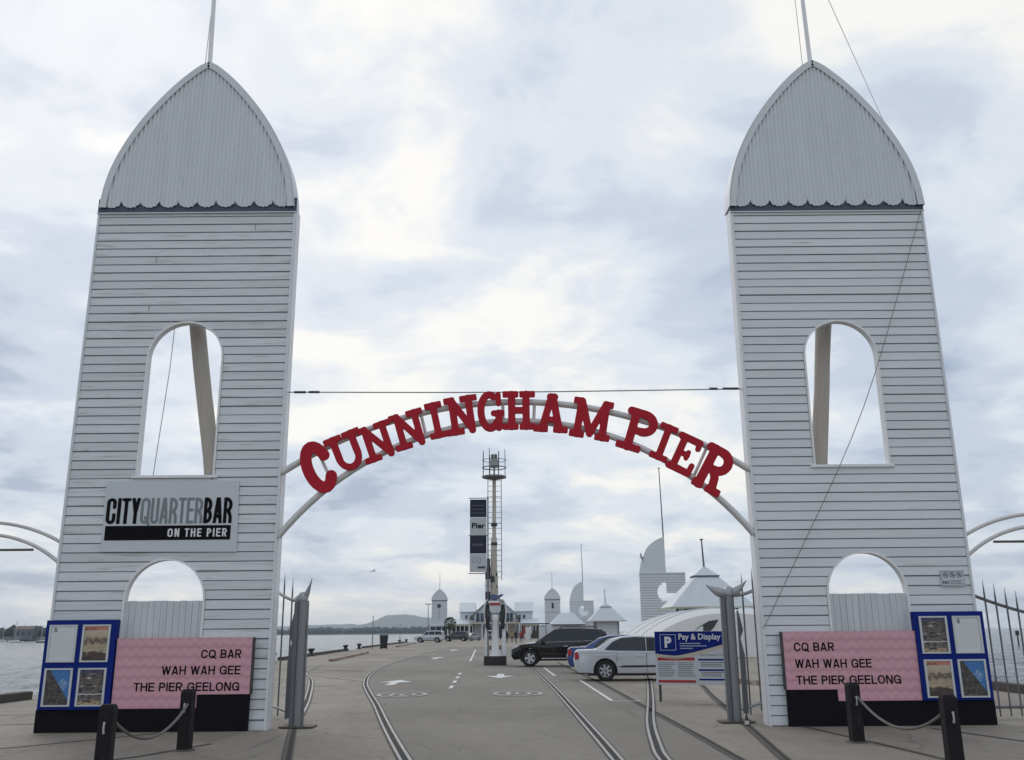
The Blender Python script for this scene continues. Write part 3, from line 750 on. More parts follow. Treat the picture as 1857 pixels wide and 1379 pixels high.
RT = tower(RX0, RX1, 9.70, (5.55, 6.97, 4.53, 6.63), (5.57, 7.02, 2.23), 'clean white weatherboard gate tower beside the whale tail gate, without a bar sign', 5, -1)
# dark painted base boards
MB().prism([(-8.21, 0), (-4.57, 0), (-4.57, .60), (-5.46, .60), (-5.46, .375), (-8.21, .375)], FY - .16, FY - .055).build('base_board', M['plinth'], LT, world=True, bevel=.006)
MB().prism([(4.69, 0), (8.23, 0), (8.23, .405), (5.55, .405), (5.55, .595), (4.69, .595)], FY - .16, FY - .055).build('base_board', M['plinth'], RT, world=True, bevel=.006)
# log props behind the openings
def logp(a, b, label, r=.155):
    a, b = Vector(a), Vector(b); pts = []; rr = []
    for i in range(15):
        q = a.lerp(b, i / 14); q += Vector((mnoise.noise(q * .8), mnoise.noise(q * .8 + Vector((5, 0, 0))), 0)) * .035; pts.append(q); rr.append(r * (1.0 + .10 * mnoise.noise(q * 1.7)))
    t = thing('log_prop', a, label, 'log'); MB().tube([p for p in pts], rr, 14).build('log', M['log'], t, world=True, smooth=50)
    k = MB(); q = a.lerp(b, .35); k.tube([q + Vector((0, -.16, 0)), q + Vector((0, -.17, .0))], .03, 8); k.build('knot', M['bollard'], t, world=True)
logp((-4.98, 17.8, 0), (-6.52, 17.8, 8.6), 'bare pale log leaning behind the left tower window')
logp((5.35, 17.8, 0), (6.42, 17.8, 8.6), 'bare pale log leaning behind the right tower window', .15)

# flag poles with halyards
def flagpole(x, xt, label, hal):
    t = thing('flagpole', (x, 17.40, 9.9), label, 'flagpole', 'flagpoles behind the gate towers')
    MB().tube([(x, 17.40, 9.9), (x, 17.40, 13.2), (xt, 17.40, 19.5)], [.06, .05, .035], 10).build('pole', M['whitetrim'], t, world=True, smooth=40)
    MB().tube([(a, 17.72, c) for a, c in hal], .007, 5).build('halyard', M['wire'], t, world=True)
flagpole(-6.40, -6.52, 'white flagpole rising behind the left tower hood', [(-6.95, 4.0), (-6.78, 6.7), (-6.48, 19.4)])
flagpole(6.42, 6.33, 'white flagpole rising behind the right tower hood', [(6.37, 13.0), (6.31, 19.4)])
w_ = thing('stay_wire', (8.6, 17.4, 0), 'thin stay wire slanting from above down to the right tower hood', 'wire')
MB().tube([(7.86, 17.4, 11.75), (6.45, 17.4, 16.6)], .010, 6).build('wire', M['whitetrim'], w_, world=True)
w_ = thing('guy_wire', (4.85, 16.8, 2.2), 'thin wire hanging diagonally across the face of the right tower', 'wire')
MB().tube(spline([(8.12, 16.88, 9.6), (6.55, 16.86, 5.6), (4.75, 16.84, 2.3), (4.36, 16.86, 1.62)], 6), .008, 5).build('wire', M['wire'], w_, world=True)

def sdf_loops(strokes, W, h=.022, clip=False):
    nx = int((W + .16) / h) + 2; ny = int(1.16 / h) + 2
    gx = -.08 + h * np.arange(nx); gy = -.08 + h * np.arange(ny); X, Y = np.meshgrid(gx, gy)
    D = np.full(X.shape, 9.0)
    for kd, pts, r in strokes:
        if kd == 'b':
            (ax, ay), (bx, by) = pts; hx = (bx - ax) / 2 + r * .9; q = .03
            qx = np.abs(X - (ax + bx) / 2) - hx + q; qy = np.abs(Y - ay) - r + q
            D = np.minimum(D, np.hypot(np.maximum(qx, 0), np.maximum(qy, 0)) + np.minimum(np.maximum(qx, qy), 0) - q); continue
        for (ax, ay), (bx, by) in zip(pts, pts[1:]):
            dx, dy = bx - ax, by - ay; L = dx * dx + dy * dy + 1e-12
            t = np.clip(((X - ax) * dx + (Y - ay) * dy) / L, 0, 1)
            D = np.minimum(D, np.hypot(X - ax - t * dx, Y - ay - t * dy) - r)
    if clip: D = np.maximum(D, np.abs(Y - .5) - .5)
    seg = {}
    def ip(i0, j0, i1, j1):
        a, b = D[j0, i0], D[j1, i1]; t = a / (a - b)
        return (gx[i0] + (gx[i1] - gx[i0]) * t, gy[j0] + (gy[j1] - gy[j0]) * t)
    pos = {}
    for j in range(ny - 1):
        for i in range(nx - 1):
            c = [(i, j), (i + 1, j), (i + 1, j + 1), (i, j + 1)]; ins = [D[q[1], q[0]] < 0 for q in c]
            if all(ins) or not any(ins): continue
            st, en = [], []
            for k in range(4):
                a, b = k, (k + 1) % 4
                if ins[a] != ins[b]:
                    key = tuple(sorted((c[a], c[b]))); pos[key] = ip(*c[a], *c[b])
                    (st if ins[a] else en).append((k, key))
            if len(st) == 1: seg[st[0][1]] = en[0][1]
            else:
                for k, key in st:
                    e = min(en, key=lambda q: (q[0] - k) % 4); seg[key] = e[1]
    loops = []
    while seg:
        s0 = next(iter(seg)); lp = []; k = s0
        while k in seg: lp.append(pos[k]); k = seg.pop(k)
        if len(lp) > 5: loops.append(lp)
    return loops

def rrect(x0, x1, y0, y1, rad, a=0.0, n=6):
    """closed rounded-rectangle centre line, starting on the right side going up and round"""
    p = []
    for cx, cy, a0 in ((x1 - rad, y1 - rad, 0), (x0 + rad, y1 - rad, 90), (x0 + rad, y0 + rad, 180), (x1 - rad, y0 + rad, 270)):
        p += [(cx + rad * math.cos(R(a0 + 90 * k / n)), cy + rad * math.sin(R(a0 + 90 * k / n))) for k in range(n + 1)]
    return p
def sans_strokes(ch, W, r):
    """plain grotesque capital: height 1, width W, stroke half-width r"""
    l, q, b, t = r, W - r, r, 1 - r; rad = min(W / 2 - r, .36); c = lambda *p: ('c', list(p), r)
    if ch in 'OQCG':
        o = rrect(l, q, b, t, rad)
        if ch in 'OQ': o = o + [o[0]]; return [('c', o, r)] + ([c((W * .55, .24), (W - r * .2, -.02))] if ch == 'Q' else [])
        cut = .30
        o = [(q, max(t - rad, 1 - cut) if W < .5 else 1 - cut)] + [p for p in o if not (p[0] > W * .6 and 1 - cut > p[1] > cut)] + [(q, cut)]
        if W < .5: o[0] = (q, .64); o[-1] = (q, .36)
        s_ = [('c', o, r)]
        if ch == 'G': s_ += [c((q, cut), (q, .47)), c((W * .58, .47), (q, .47)), c((q, .3), (q, 0))]
        return s_
    if ch == 'I': return [c((W / 2, -.1), (W / 2, 1.1))]
    if ch == 'T': return [c((W / 2, -.1), (W / 2, t)), c((l * .6, t), (W - l * .6, t))]
    if ch == 'L': return [c((l, -.1), (l, 1.1)), c((l, b), (W - r * .6, b))]
    if ch == 'E': return [c((l, -.1), (l, 1.1)), c((l, b), (W - r * .6, b)), c((l, t), (W - r * .6, t)), c((l, .52), (W - r, .52))]
    if ch == 'H': return [c((l, -.1), (l, 1.1)), c((q, -.1), (q, 1.1)), c((l, .52), (q, .52))]
    if ch == 'N': return [c((l, -.1), (l, 1.1)), c((q, -.1), (q, 1.1)), c((l, 1.05), (q, -.05))]
    if ch == 'Y': return [c((l * .7, 1.1), (W / 2, .42)), c((W - l * .7, 1.1), (W / 2, .42)), c((W / 2, .42), (W / 2, -.1))]
    if ch == 'A': return [c((l * .7, -.1), (W / 2 - r * .25, 1.0)), c((W - l * .7, -.1), (W / 2 + r * .25, 1.0)), c((W * .25, .27), (W * .75, .27))]
    if ch == 'U': o = [p for p in rrect(l, q, b, 1.4, rad) if p[1] < .7]; return [('c', [(l, 1.1)] + o + [(q, 1.1)], r)]
    if ch == 'W': return [c((l * .6, 1.1), (W * .28, 0)), c((W * .28, 0), (W * .5, 1.0)), c((W * .5, 1.0), (W * .72, 0)), c((W * .72, 0), (W - l * .6, 1.1))]
    if ch in 'PRB':
        m = .47; ra = min((t - m) / 2, q - l)
        bowl = lambda y0, y1, xr: ('c', [(l, y1)] + [(xr - ra_ + ra_ * math.cos(a), (y0 + y1) / 2 + (y1 - y0) / 2 * math.sin(a)) for ra_ in (min((y1 - y0) / 2, (xr - l) * .8),) for a in np.linspace(math.pi / 2, -math.pi / 2, 10)] + [(l, y0)], r)
        s_ = [c((l, -.1), (l, 1.1)), bowl(m, t, q if ch != 'B' else q - r * .25)]
        if ch == 'B': s_ += [bowl(b, m + .04, q)]
        if ch == 'R': s_ += [c((q - (q - l) * .35, m), (q, .25), (q + r * .05, -.1)) if W < .5 else c((W * .5, m), (q, -.06))]
        return s_
def sans_line(body, x0, x1, z0, z1, y, r, wf, gap, space=.35, depth=.004):
    """one mesh builder per word, the whole line fitted to x0..x1; wf scales the letter widths (in heights)"""
    base = {'I': .26, 'W': 1.0, 'O': .80, 'Q': .82, 'C': .76, 'G': .80, 'N': .74, 'H': .73, 'A': .74, 'U': .72, 'R': .72, 'B': .70, 'P': .67, 'E': .64, 'T': .64, 'L': .58, 'Y': .70}
    x = 0; out = []; h = z1 - z0; words = []
    for wd in body.split(' '):
        cur = []
        for ch in wd:
            W = max(base[ch] * wf, 2 * r * 1.0) if ch != 'I' else 2 * r
            cur.append((ch, x, W)); x += W + gap
        words.append(cur); x += space
    tot = x - space - gap; sx = (x1 - x0) / tot
    for cur in words:
        loops = []
        for ch, xx, W in cur: loops += [[(x0 + (a + xx) * sx, z0 + b * h) for a, b in lp] for lp in sdf_loops(sans_strokes(ch, W, r), W, .024, clip=ch != 'Q')]
        mb = poly_mesh(loops, depth); mb.v = [(a, b + y - depth, c_) for a, b, c_ in mb.v]; out.append(mb)
    return out
# ------------------------------------------------------------------ signs on the towers
def bar_sign():
    t = thing('bar_sign', (-6.2, FY - .05, 3.0), 'pale sign reading CITYQUARTERBAR ON THE PIER high on the left tower', 'sign')
    y1 = FY - .04; y = FY - .06
    mb = MB().prism([(-7.43, 3.05), (-4.98, 3.03), (-5.02, 4.32), (-7.46, 4.33)], y, y1); mb.build('panel', M['signpanel'], t, world=True)
    def box(u0, u1, v0, v1):
        a = P(u0, v1, y); b = P(u1, v0, y); return a[0], b[0], a[2], b[2]
    x0, x1, z0, z1 = -7.40, -6.765, 3.545, 4.01
    for wd, xa, xb, m_ in (('CITY', -7.40, -6.79, 'black'), ('QUARTER', -6.775, -5.645, 'inkgrey'), ('BAR', -5.625, -5.11, 'black')):
        for mb in sans_line(wd, xa, xb, 3.545, 4.015, y, .062 if wd != 'QUARTER' else .055, .45, .045, depth=.006): mb.build('lettering', M[m_], t, world=True)
    MB().box(-7.39, -5.115, y - .005, y - .0005, 3.25, 3.51).build('black_band', M['black'], t, world=True)
    for mb in sans_line('ON THE PIER', -6.25, -5.18, 3.305, 3.455, y - .006, .085, .72, .20, .42): mb.build('lettering', M['whiteprint'], t, world=True)
bar_sign()
def pink_sign(poly, lines, xal, align, label):
    xs = [p[0] for p in poly]; x0 = min(xs); z0 = min(p[1] for p in poly)
    t = thing('pink_sign', (x0, FY - .12, z0), label, 'sign', 'pink bar signs on the towers')
    y0 = FY - .175
    MB().prism(poly, y0, FY - .10).build('panel', M['pink'], t, world=True)
    # dark edging on the inner upright edge
    xe = max(xs) if align == 'r' else x0
    MB().box(xe - .001 if align == 'r' else xe - .022, xe + .022 if align == 'r' else xe + .001, FY - .178, FY - .06, max(.6, z0), max(p[1] for p in poly)).build('edge_strip', M['darksteel'], t, world=True)
    for body, zb, h, wd in lines:
        a, b = (xal, xal + wd) if align == 'l' else (xal - wd, xal)
        for mb in sans_line(body, a, b, zb, zb + h, y0, .082, 1.0, .12, .42): mb.build('lettering', M['black'], t, world=True)
def linepos(px0, px1, py0, py1):
    a = P(px0, py1, 16.82); b = P(px1, py0, 16.82); return a[0], b[0], a[2], b[2]
pink_sign([(-6.92, .38), (-5.465, .38), (-5.465, .605), (-4.56, .605), (-4.56, 1.545), (-6.92, 1.545)],
          [('CQ BAR', 1.20, .145, .70), ('WAH WAH GEE', .93, .145, 1.36), ('THE PIER GEELONG', .66, .145, 1.82)], -4.74, 'r', 'pink zigzag sign with right-aligned black lettering beside the left noticeboard')
pink_sign([(5.555, .41), (6.99, .41), (6.99, 1.565), (4.68, 1.565), (4.68, .60), (5.555, .60)],
          [('CQ BAR', 1.235, .145, .70), ('WAH WAH GEE', .955, .145, 1.32), ('THE PIER GEELONG', .685, .145, 1.80)], 4.86, 'l', 'pink zigzag sign with left-aligned black lettering beside the right noticeboard')
def noticeboard(x0, x1, z0, z1, order, label):
    t = thing('noticeboard', (x0, FY - .18, z0), label, 'noticeboard', 'blue noticeboards with four posters')
    y0 = FY - .215
    MB().box(x0, x1, y0, FY - .058, z0, z1).build('backboard', M['blue'], t, world=True, bevel=.006)
    w = (x1 - x0); fw, fh = .505, .665
    for k, kind in enumerate(order):
        c, r_ = k % 2, k // 2
        ax = x0 + .06 + c * (fw + .075); az = z1 - .06 - fh - r_ * (fh + .06)
        mb = MB(); ribbon_xz(mb, [(ax + .045, az + .045), (ax + fw - .045, az + .045), (ax + fw - .045, az + fh - .045), (ax + .045, az + fh - .045)], .045, 0.0, y0 - .022, y0 - .001, closed=True)
        f = mb.build('frame', M['frame'], t, world=True)
        pm = MB().box(0, fw - .09, 0, .006, 0, fh - .09).build('poster', M[kind], f)
        q = f.parent.location; pm.location = (ax + .045 - q.x, y0 - .008 - q.y, az + .045 - q.z)
noticeboard(-8.17, -6.945, .375, 1.86, ['menu', 'sepia', 'roofphoto', 'street'], 'blue noticeboard on the left tower with a white menu at top left')
noticeboard(6.995, 8.20, .41, 1.885, ['street', 'menu', 'sepia', 'roofphoto'], 'blue noticeboard on the right tower with a white menu at top right')
def rules_sign():
    t = thing('rules_sign', (7.82, FY - .05, 2.3), 'small white prohibition sign with three round symbols above the right noticeboard', 'sign')
    y = FY - .06
    MB().box(7.62, 8.04, y, FY - .037, 2.32, 2.60).build('panel', M['signpanel'], t, world=True)
    mb = MB(); ribbon_xz(mb, [(7.635, 2.335), (8.025, 2.335), (8.025, 2.585), (7.635, 2.585)], 0.0, 0.006, y - .003, y - .0005, closed=True); mb.build('border', M['black'], t, world=True)
    for k, cx in enumerate((7.71, 7.83, 7.95)):
        mb = MB(); ribbon_xz(mb, [(cx + .045 * math.cos(a), 2.52 + .045 * math.sin(a)) for a in np.linspace(0, 2 * math.pi, 20, endpoint=False)], .004, .004, y - .003, y - .0005, closed=True)
        mb.prism([(cx - .032, 2.545), (cx - .026, 2.551), (cx + .032, 2.495), (cx + .026, 2.489)], y - .0045, y - .0035)
        mb.prism([(cx - .018, 2.505), (cx + .018, 2.505), (cx + .012, 2.528), (cx - .01, 2.54)], y - .003, y - .0005)
        mb.build('symbol', M['black'], t, world=True)
    text_mb('NO', 7.65, 7.75, 2.36, 2.415, y, .02, .003).build('lettering', M['black'], t, world=True)
    mb = MB()
    for k in range(3): mb.box(7.77, 8.0 - .03 * (k == 1), y - .002, y - .0005, 2.36 + k * .026, 2.372 + k * .026)
    mb.build('small_print', M['inkgrey'], t, world=True)
rules_sign()

# ------------------------------------------------------------------ arched sign
def cap(*pts, r=.09): return ('c', pts, r)
def arc(cx, cy, rx, ry, a0, a1, r=.083, n=18):
    return ('c', [(cx + rx * math.cos(R(a0 + (a1 - a0) * i / n)), cy + ry * math.sin(R(a0 + (a1 - a0) * i / n))) for i in range(n + 1)], r)
def ser(u, v, s, r=.080): return ('b', [(u - s, v), (u + s, v)], r)
def letter_strokes(ch, W):
    B, T, sw = .09, .91, .095
    if ch == 'C': return [arc(.5 * W, .5, .5 * W - .11, .39, 24, 322, .10)]
    if ch == 'U': return [ser(.22 * W, T, .16), ser(.78 * W, T, .16), cap((.22 * W, T), (.22 * W, .38)), cap((.78 * W, T), (.78 * W, .38)), arc(.5 * W, .38, .28 * W, .285, 180, 360)]
    if ch == 'N': return [cap((.24 * W, T), (.24 * W, B)), cap((.24 * W, T - .02), (.78 * W, .11), r=.088), cap((.78 * W, T), (.78 * W, B)), ser(.24 * W, B, .155), ser(.78 * W, T, .15), ser(.16 * W, T, .07)]
    if ch == 'I': return [cap((.5 * W, T), (.5 * W, B)), ser(.5 * W, T, .5 * W - .09), ser(.5 * W, B, .5 * W - .09)]
    if ch == 'G': return [arc(.46 * W, .5, .46 * W - .09, .41, 62, 318, .085), cap((.80 * W, .90), (.80 * W, .68), r=.065), cap((.60 * W, .45), (.90 * W, .45), r=.07), cap((.79 * W, .45), (.77 * W, .10), r=.085)]
    if ch == 'H': return [cap((.26 * W, T), (.26 * W, B)), cap((.74 * W, T), (.74 * W, B)), cap((.26 * W, .5), (.74 * W, .5), r=.085)] + [ser(u * W, v, .125) for u in (.22, .78) for v in (T, B)]
    if ch == 'A': return [cap((.47 * W, .90), (.22 * W, B)), cap((.53 * W, .90), (.78 * W, B)), cap((.3 * W, .33), (.7 * W, .33), r=.075), cap((.44 * W, .91), (.58 * W, .91), r=.09), ser(.18 * W, B, .11), ser(.82 * W, B, .11)]
    if ch == 'M': return [cap((.19 * W, T), (.17 * W, B), r=.09), cap((.83 * W, T), (.83 * W, B), r=.09), cap((.2 * W, T), (.5 * W, .14), r=.085), cap((.82 * W, T), (.5 * W, .14), r=.085), ser(.17 * W, B, .11), ser(.83 * W, B, .11), ser(.12 * W, T, .06), ser(.88 * W, T, .06)]
    if ch in 'PR':
        s = [cap((.28 * W, T), (.28 * W, B), r=.095), cap((.12 * W, T), (.55 * W, T)), arc(.55 * W, .70, .30 * W, .205, 90, -90, .095), cap((.55 * W, .495), (.28 * W, .495), r=.085)]
        if ch == 'P': s += [ser(.30 * W, B, .21)]
        else: s += [ser(.25 * W, B, .05), cap((.52 * W, .49), (.66 * W, .35), (.74 * W, .09), r=.085), ser(.78 * W, B, .09)]
        return s
    if ch == 'E': return [cap((.26 * W, T), (.26 * W, B)), cap((.12 * W, T), (.82 * W, T)), cap((.12 * W, B), (.85 * W, B)), cap((.82 * W, T), (.84 * W, .76), r=.07), cap((.86 * W, B), (.88 * W, .30), r=.07), cap((.26 * W, .5), (.58 * W, .5), r=.07), cap((.58 * W, .58), (.58 * W, .42), r=.06)]
SIGN_Y = FY + .02
def arch_sign():
    t = thing('arch_sign', (0.04, SIGN_Y, 3.3), 'arched red lettering CUNNINGHAM PIER on two white tubes between the towers', 'sign')
    def circ(cx, cz, r, xa, xb, n=40):
        a0 = math.acos((xa - cx) / r); a1 = math.acos((xb - cx) / r)
        return [(cx + r * math.cos(a), SIGN_Y, cz + r * math.sin(a)) for a in np.linspace(a0, a1, n)]
    MB().tube(circ(.04, -1.96, 7.74, -4.27, 4.37), .062, 10).build('tube', M['tube'], t, world=True, smooth=60)
    MB().tube(circ(.04, -.05, 5.46, -4.27, 4.37), .062, 10).build('tube', M['tube'], t, world=True, smooth=60)
    for x in (-3.62, -2.75, -1.72, -.80, -.18, .42, 1.75, 2.95, 3.62):
        z1 = -1.96 + math.sqrt(7.74 ** 2 - (x - .04) ** 2); a = math.atan2(x - .04, 7.0)
        d = Vector((math.sin(a), 0, math.cos(a))); top = Vector((x, SIGN_Y, z1)); q = top.copy()
        for _ in range(400):
            q -= d * .005
            if math.hypot(q.x - .04, q.z + .05) < 5.46: break
        MB().tube([top, q], .03, 8).build('strut', M['tube'], t, world=True, smooth=60)
    L = [('C', 577, 847, 98, 58, 25), ('U', 629, 819, 70, 60, 23), ('N', 684, 801, 67, 59, 20), ('N', 741, 779, 67, 59, 16.5), ('I', 790, 762, 67, 33, 12.5), ('N', 837, 753, 70, 55, 8.5),
         ('G', 890, 746, 74, 48, 3), ('H', 941, 744, 71, 53, 0), ('A', 1000, 749, 71, 54, -4), ('M', 1073, 760, 73, 68, -10), ('P', 1160, 782, 78, 60, -18), ('I', 1204, 802, 68, 35, -23.5), ('E', 1243, 824, 70, 48, -27), ('R', 1294, 851, 84, 54, -30)]
    ly = 0
    for ch, px, py, h, w, rot in L:
        c = P(px, py, SIGN_Y - .12); s = h * .01062; W = w / h
        lp = sdf_loops(letter_strokes(ch, W), W)
        ca, sa = math.cos(R(rot)), math.sin(R(rot))
        lp = [[((x - W / 2) * s * ca - (y - .5) * s * sa, (x - W / 2) * s * sa + (y - .5) * s * ca) for x, y in q] for q in lp]
        mb = poly_mesh(lp, .05, .004)
        ly += 1; mb.v = [(a + c[0], b + SIGN_Y - .125 + .004 * (ly % 3), d + c[2]) for a, b, d in mb.v]
        mb.build('letter', M['red'], t, world=True)
arch_sign()
def tie_cable():
    t = thing('tie_cable', (0.04, FY + .1, 6.0), 'thin steel cable with turnbuckles stretched above the arched red lettering', 'cable')
    y = FY + .1
    MB().tube(spline([(-4.26, y, 6.03), (-1.5, y, 6.0), (.04, y, 5.995), (1.6, y, 6.0), (4.36, y, 6.02)], 6), .011, 6).build('wire', M['wire'], t, world=True)
    for a, b in ((-4.14, -3.92), (-3.86, -3.66), (3.75, 3.9), (4.0, 4.3)):
        MB().tube([(a, y, 6.028), (b, y, 6.026)], .024, 8).build('turnbuckle', M['darksteel'], t, world=True)
tie_cable()
# side arches out from each tower
def side_arch(s, label):
    xt = -8.23 if s < 0 else 8.22
    t = thing('side_arch', (xt, FY + .2, 2.8), label, 'arch', 'curved tube arches beside the towers')
    cx = s * 9.72; y = FY + .2
    for r, cz, xa in ((2.9, .73, xt), (2.22, 1.19, xt)):
        a0 = math.acos((xt - cx) / r); pts = []
        a1 = math.acos(max(-1, min(1, (s * 11.25 - cx) / r)))
        pts = [(cx + r * math.cos(a), y, cz + r * math.sin(a)) for a in np.linspace(a0, a1, 24)]
        MB().tube(pts, .035, 8).build('tube', M['tube'], t, world=True, smooth=60)
    MB().tube([(s * 8.78, y, 3.12), (s * 10.9, y, 3.12)], .022, 6).build('tie_bar', M['pad'], t, world=True)
    MB().tube([(s * 11.25, y, 0), (s * 11.25, y, 3.2)], .06, 8).build('post', M['steel'], t, world=True)
side_arch(-1, 'pair of curved tubes arching out to the left of the left tower')
side_arch(1, 'pair of curved tubes arching out over the pointed fence')

# ------------------------------------------------------------------ gates and fence
def fluke(mb, base, d, up_, L, w):
    """one whale-tail fluke: a tapering, upswept blade"""
    base = Vector(base); d = Vector(d).normalized(); pr = []
    for i in range(9):
        u = i / 8; c = base + d * (L * u) + Vector((0, 0, 1)) * (up_ * u ** 1.7 - .035 * math.sin(u * math.pi))
        hw = w * (.50 + .55 * math.sin(math.pi * min(u * 1.1, 1))) * (1 - .62 * u ** 4); pr.append((c, hw, hw * .75))
    side = d.cross(Vector((0, 0, 1))).normalized(); v = []
    for c, hw, th in pr:
        for k in range(8):
            a = 2 * math.pi * k / 8; v.append(c + Vector((0, 0, 1)) * (hw * math.cos(a)) + side * (th * math.sin(a)))
    f = [(i * 8 + k, i * 8 + (k + 1) % 8, (i + 1) * 8 + (k + 1) % 8, (i + 1) * 8 + k) for i in range(8) for k in range(8)]
    f += [tuple(range(7, -1, -1)), tuple(64 + k for k in range(8))]
    mb.add(v, f)
def gate(px, py, end, dirs, label, htop):
    t = thing('gate', (px, py, 0), label, 'gate', 'open whale tail gates')
    # post: bundle of upright steel plates and a tube
    MB().tube([(px, py, 0), (px, py, htop)], .07, 12).build('post_tube', M['steel_post'], t, world=True, smooth=50)
    MB().box(px - .150, px - .072, py - .02, py + .10, .02, htop - .05).build('post_plate', M['steel'], t, world=True, bevel=.008)
    MB().box(px + .070, px + .095, py + .0, py + .10, .02, htop - .02).build('post_plate', M['steel'], t, world=True, bevel=.008)
    s = 1 if end[0] > px else -1
    MB().prism([(px + s * .17, .15), (px + s * .26, .15), (px + s * .26, 1.15), (px + s * .20, 1.45), (px + s * .26, 1.6), (px + s * .19, 1.95), (px + s * .17, 1.95)], py + .14, py + .20).build('latch_plate', M['steel'], t, world=True)
    MB().box(px - .30, px + .30, py - .14, py + .30, .012, .035).build('base_plate', M['pad'], t, world=True, bevel=.005)
    for d, L, u in dirs:
        mb = MB(); fluke(mb, (px, py, htop + .04), d, u, L, .088); mb.build('tail_fluke', M['steel_light'], t, world=True, smooth=60)
    mb = MB(); mb.lathe([(.02, htop - .02), (.085, htop - .02), (.10, htop + .04), (.07, htop + .12), (.02, htop + .14)], 12, (px, py, 0)); mb.build('tail_root', M['steel_light'], t, world=True, smooth=60)
    a = Vector((px, py, 0)); b = Vector((*end, 0)); zt = htop - .03
    MB().tube(spline([a + Vector((0, 0, zt)), a.lerp(b, .35) + Vector((0, 0, zt + .07)), a.lerp(b, .7) + Vector((0, 0, zt + .22)), b + Vector((0, 0, zt + .42))], 5), .035, 8).build('top_rail', M['steel'], t, world=True, smooth=60)
    MB().tube([a + Vector((0, 0, .21)), b + Vector((0, 0, .21))], .03, 8).build('bottom_rail', M['steel'], t, world=True)
    n = 3
    for k in range(1, n + 1):
        q = a.lerp(b, (k + .2) / (n + .8)); h = zt + .15 + .42 * (k / n) ** 1.5 + .12 
        MB().tube([q + Vector((0, 0, .06)), q + Vector((0, 0, h - .16)), q + Vector((0, 0, h + .12))], [.016, .016, .002], 8).build('bar', M['steel'], t, world=True)
gate(-3.83, 17.35, (-5.15, 20.3), [((-.8, .6, 0), .22, .0), ((.75, -.3, 0), .17, .32)], 'left gate leaf with a curved steel horn on its post, swung open', 2.20)
gate(3.96, 17.6, (5.5, 20.6), [((-1, .1, 0), .40, .13), ((1, -.1, 0), .34, .20)], 'right gate leaf under a pale whale tail finial, swung open', 2.24)
def fence():
    t = thing('picket_fence', (8.6, 18, 0), 'grey steel fence of pointed pickets running right from the right tower', 'fence')
    def zt(x): return 2.22 - .42 * (x - 8.6) + .075 * (x - 8.6) ** 2
    xs = np.linspace(8.55, 11.2, 14)
    MB().tube([(x, 18, zt(x)) for x in xs], .03, 8).build('top_rail', M['steel'], t, world=True, smooth=60)
    MB().tube([(8.55, 18, .20), (11.2, 18, .20)], .028, 8).build('bottom_rail', M['steel'], t, world=True)
    MB().box(8.40, 8.50, 17.95, 18.05, 0, 2.3).build('post', M['darksteel'], t, world=True)
    MB().box(11.2, 11.3, 17.95, 18.05, 0, 1.7).build('post', M['darksteel'], t, world=True)
    x = 8.66
    while x < 11.15:
        h = zt(x) + .36
        MB().tube([(x, 17.97, .04), (x, 17.97, h - .26), (x, 17.97, h)], [.015, .018, .003], 8).build('picket', M['steel'], t, world=True); x += .197
fence()
# timber bollards with rope
def bollard(x, y, rz, label, h=.835):
    t = thing('bollard', (x, y, 0), label, 'bollard', 'dark timber bollards in front of the towers', rz)
    w = .083
    v = []
    for z, k in ((0, 1.04), (h - .04, 1.0), (h, .80)): v += [(-w * k, -w * k, z), (w * k, -w * k, z), (w * k, w * k, z), (-w * k, w * k, z)]
    f = [(3, 2, 1, 0), (8, 9, 10, 11)] + [(i * 4 + k, i * 4 + (k + 1) % 4, i * 4 + 4 + (k + 1) % 4, i * 4 + 4 + k) for i in range(2) for k in range(4)]
    MB().add(v, f).build('timber_post', M['bollard'], t, bevel=.012)
    mb = MB(); mb.tube([(.0, -w - .002, h - .20), (.0, -w - .03, h - .19), (0, -w - .04, h - .25), (0, -w - .03, h - .31), (0, -w, h - .30)], .012, 6); mb.build('eye_bolt', M['rim'], t, smooth=60)
    MB().lathe([(.16, .002), (.14, .015), (.11, .02)], 12).build('collar', M['tar'], t, smooth=40)
bA, bB, bC, bD = (-4.67, 11.3), (-4.73, 14.2), (5.0, 14.5), (5.18, 11.75)
bollard(*bA, R(6), 'nearest dark timber bollard in front of the left noticeboard')
bollard(*bB, R(-4), 'dark timber bollard in front of the left pink sign')
bollard(*bC, R(5), 'dark timber bollard in front of the right pink sign')
bollard(*bD, R(-3), 'nearest dark timber bollard in front of the right noticeboard')
def rope(a, b, label, sag):
    t = thing('rope', ((a[0] + b[0]) / 2, (a[1] + b[1]) / 2, .4), label, 'rope', 'ropes slung between bollards')
    pts = [(a[0] + (b[0] - a[0]) * u, a[1] + (b[1] - a[1]) * u, .63 - sag * 4 * u * (1 - u)) for u in np.linspace(0, 1, 22)]
    MB().tube(pts, .019, 8).build('strand', M['rope'], t, world=True, smooth=60)
rope((bA[0] + .05, bA[1] + .09), (bB[0] + .03, bB[1] - .095), 'grey rope slung between the two left bollards', .30)
rope((bC[0] + .04, bC[1] - .095), (bD[0] - .02, bD[1] + .09), 'grey rope slung between the two right bollards', .30)
t = thing('bottle', (4.0, 17.02, 0), 'small dark bottle standing at the foot of the right gate post', 'bottle')
MB().lathe([(.033, 0), (.036, .01), (.036, .12), (.015, .17), (.014, .22), (.016, .225)], 12).build('glass_body', M['bottle'], t, smooth=50)
MB().lathe([(.0368, .03), (.0368, .09)], 12).build('paper_label', M['label'], t, smooth=50)
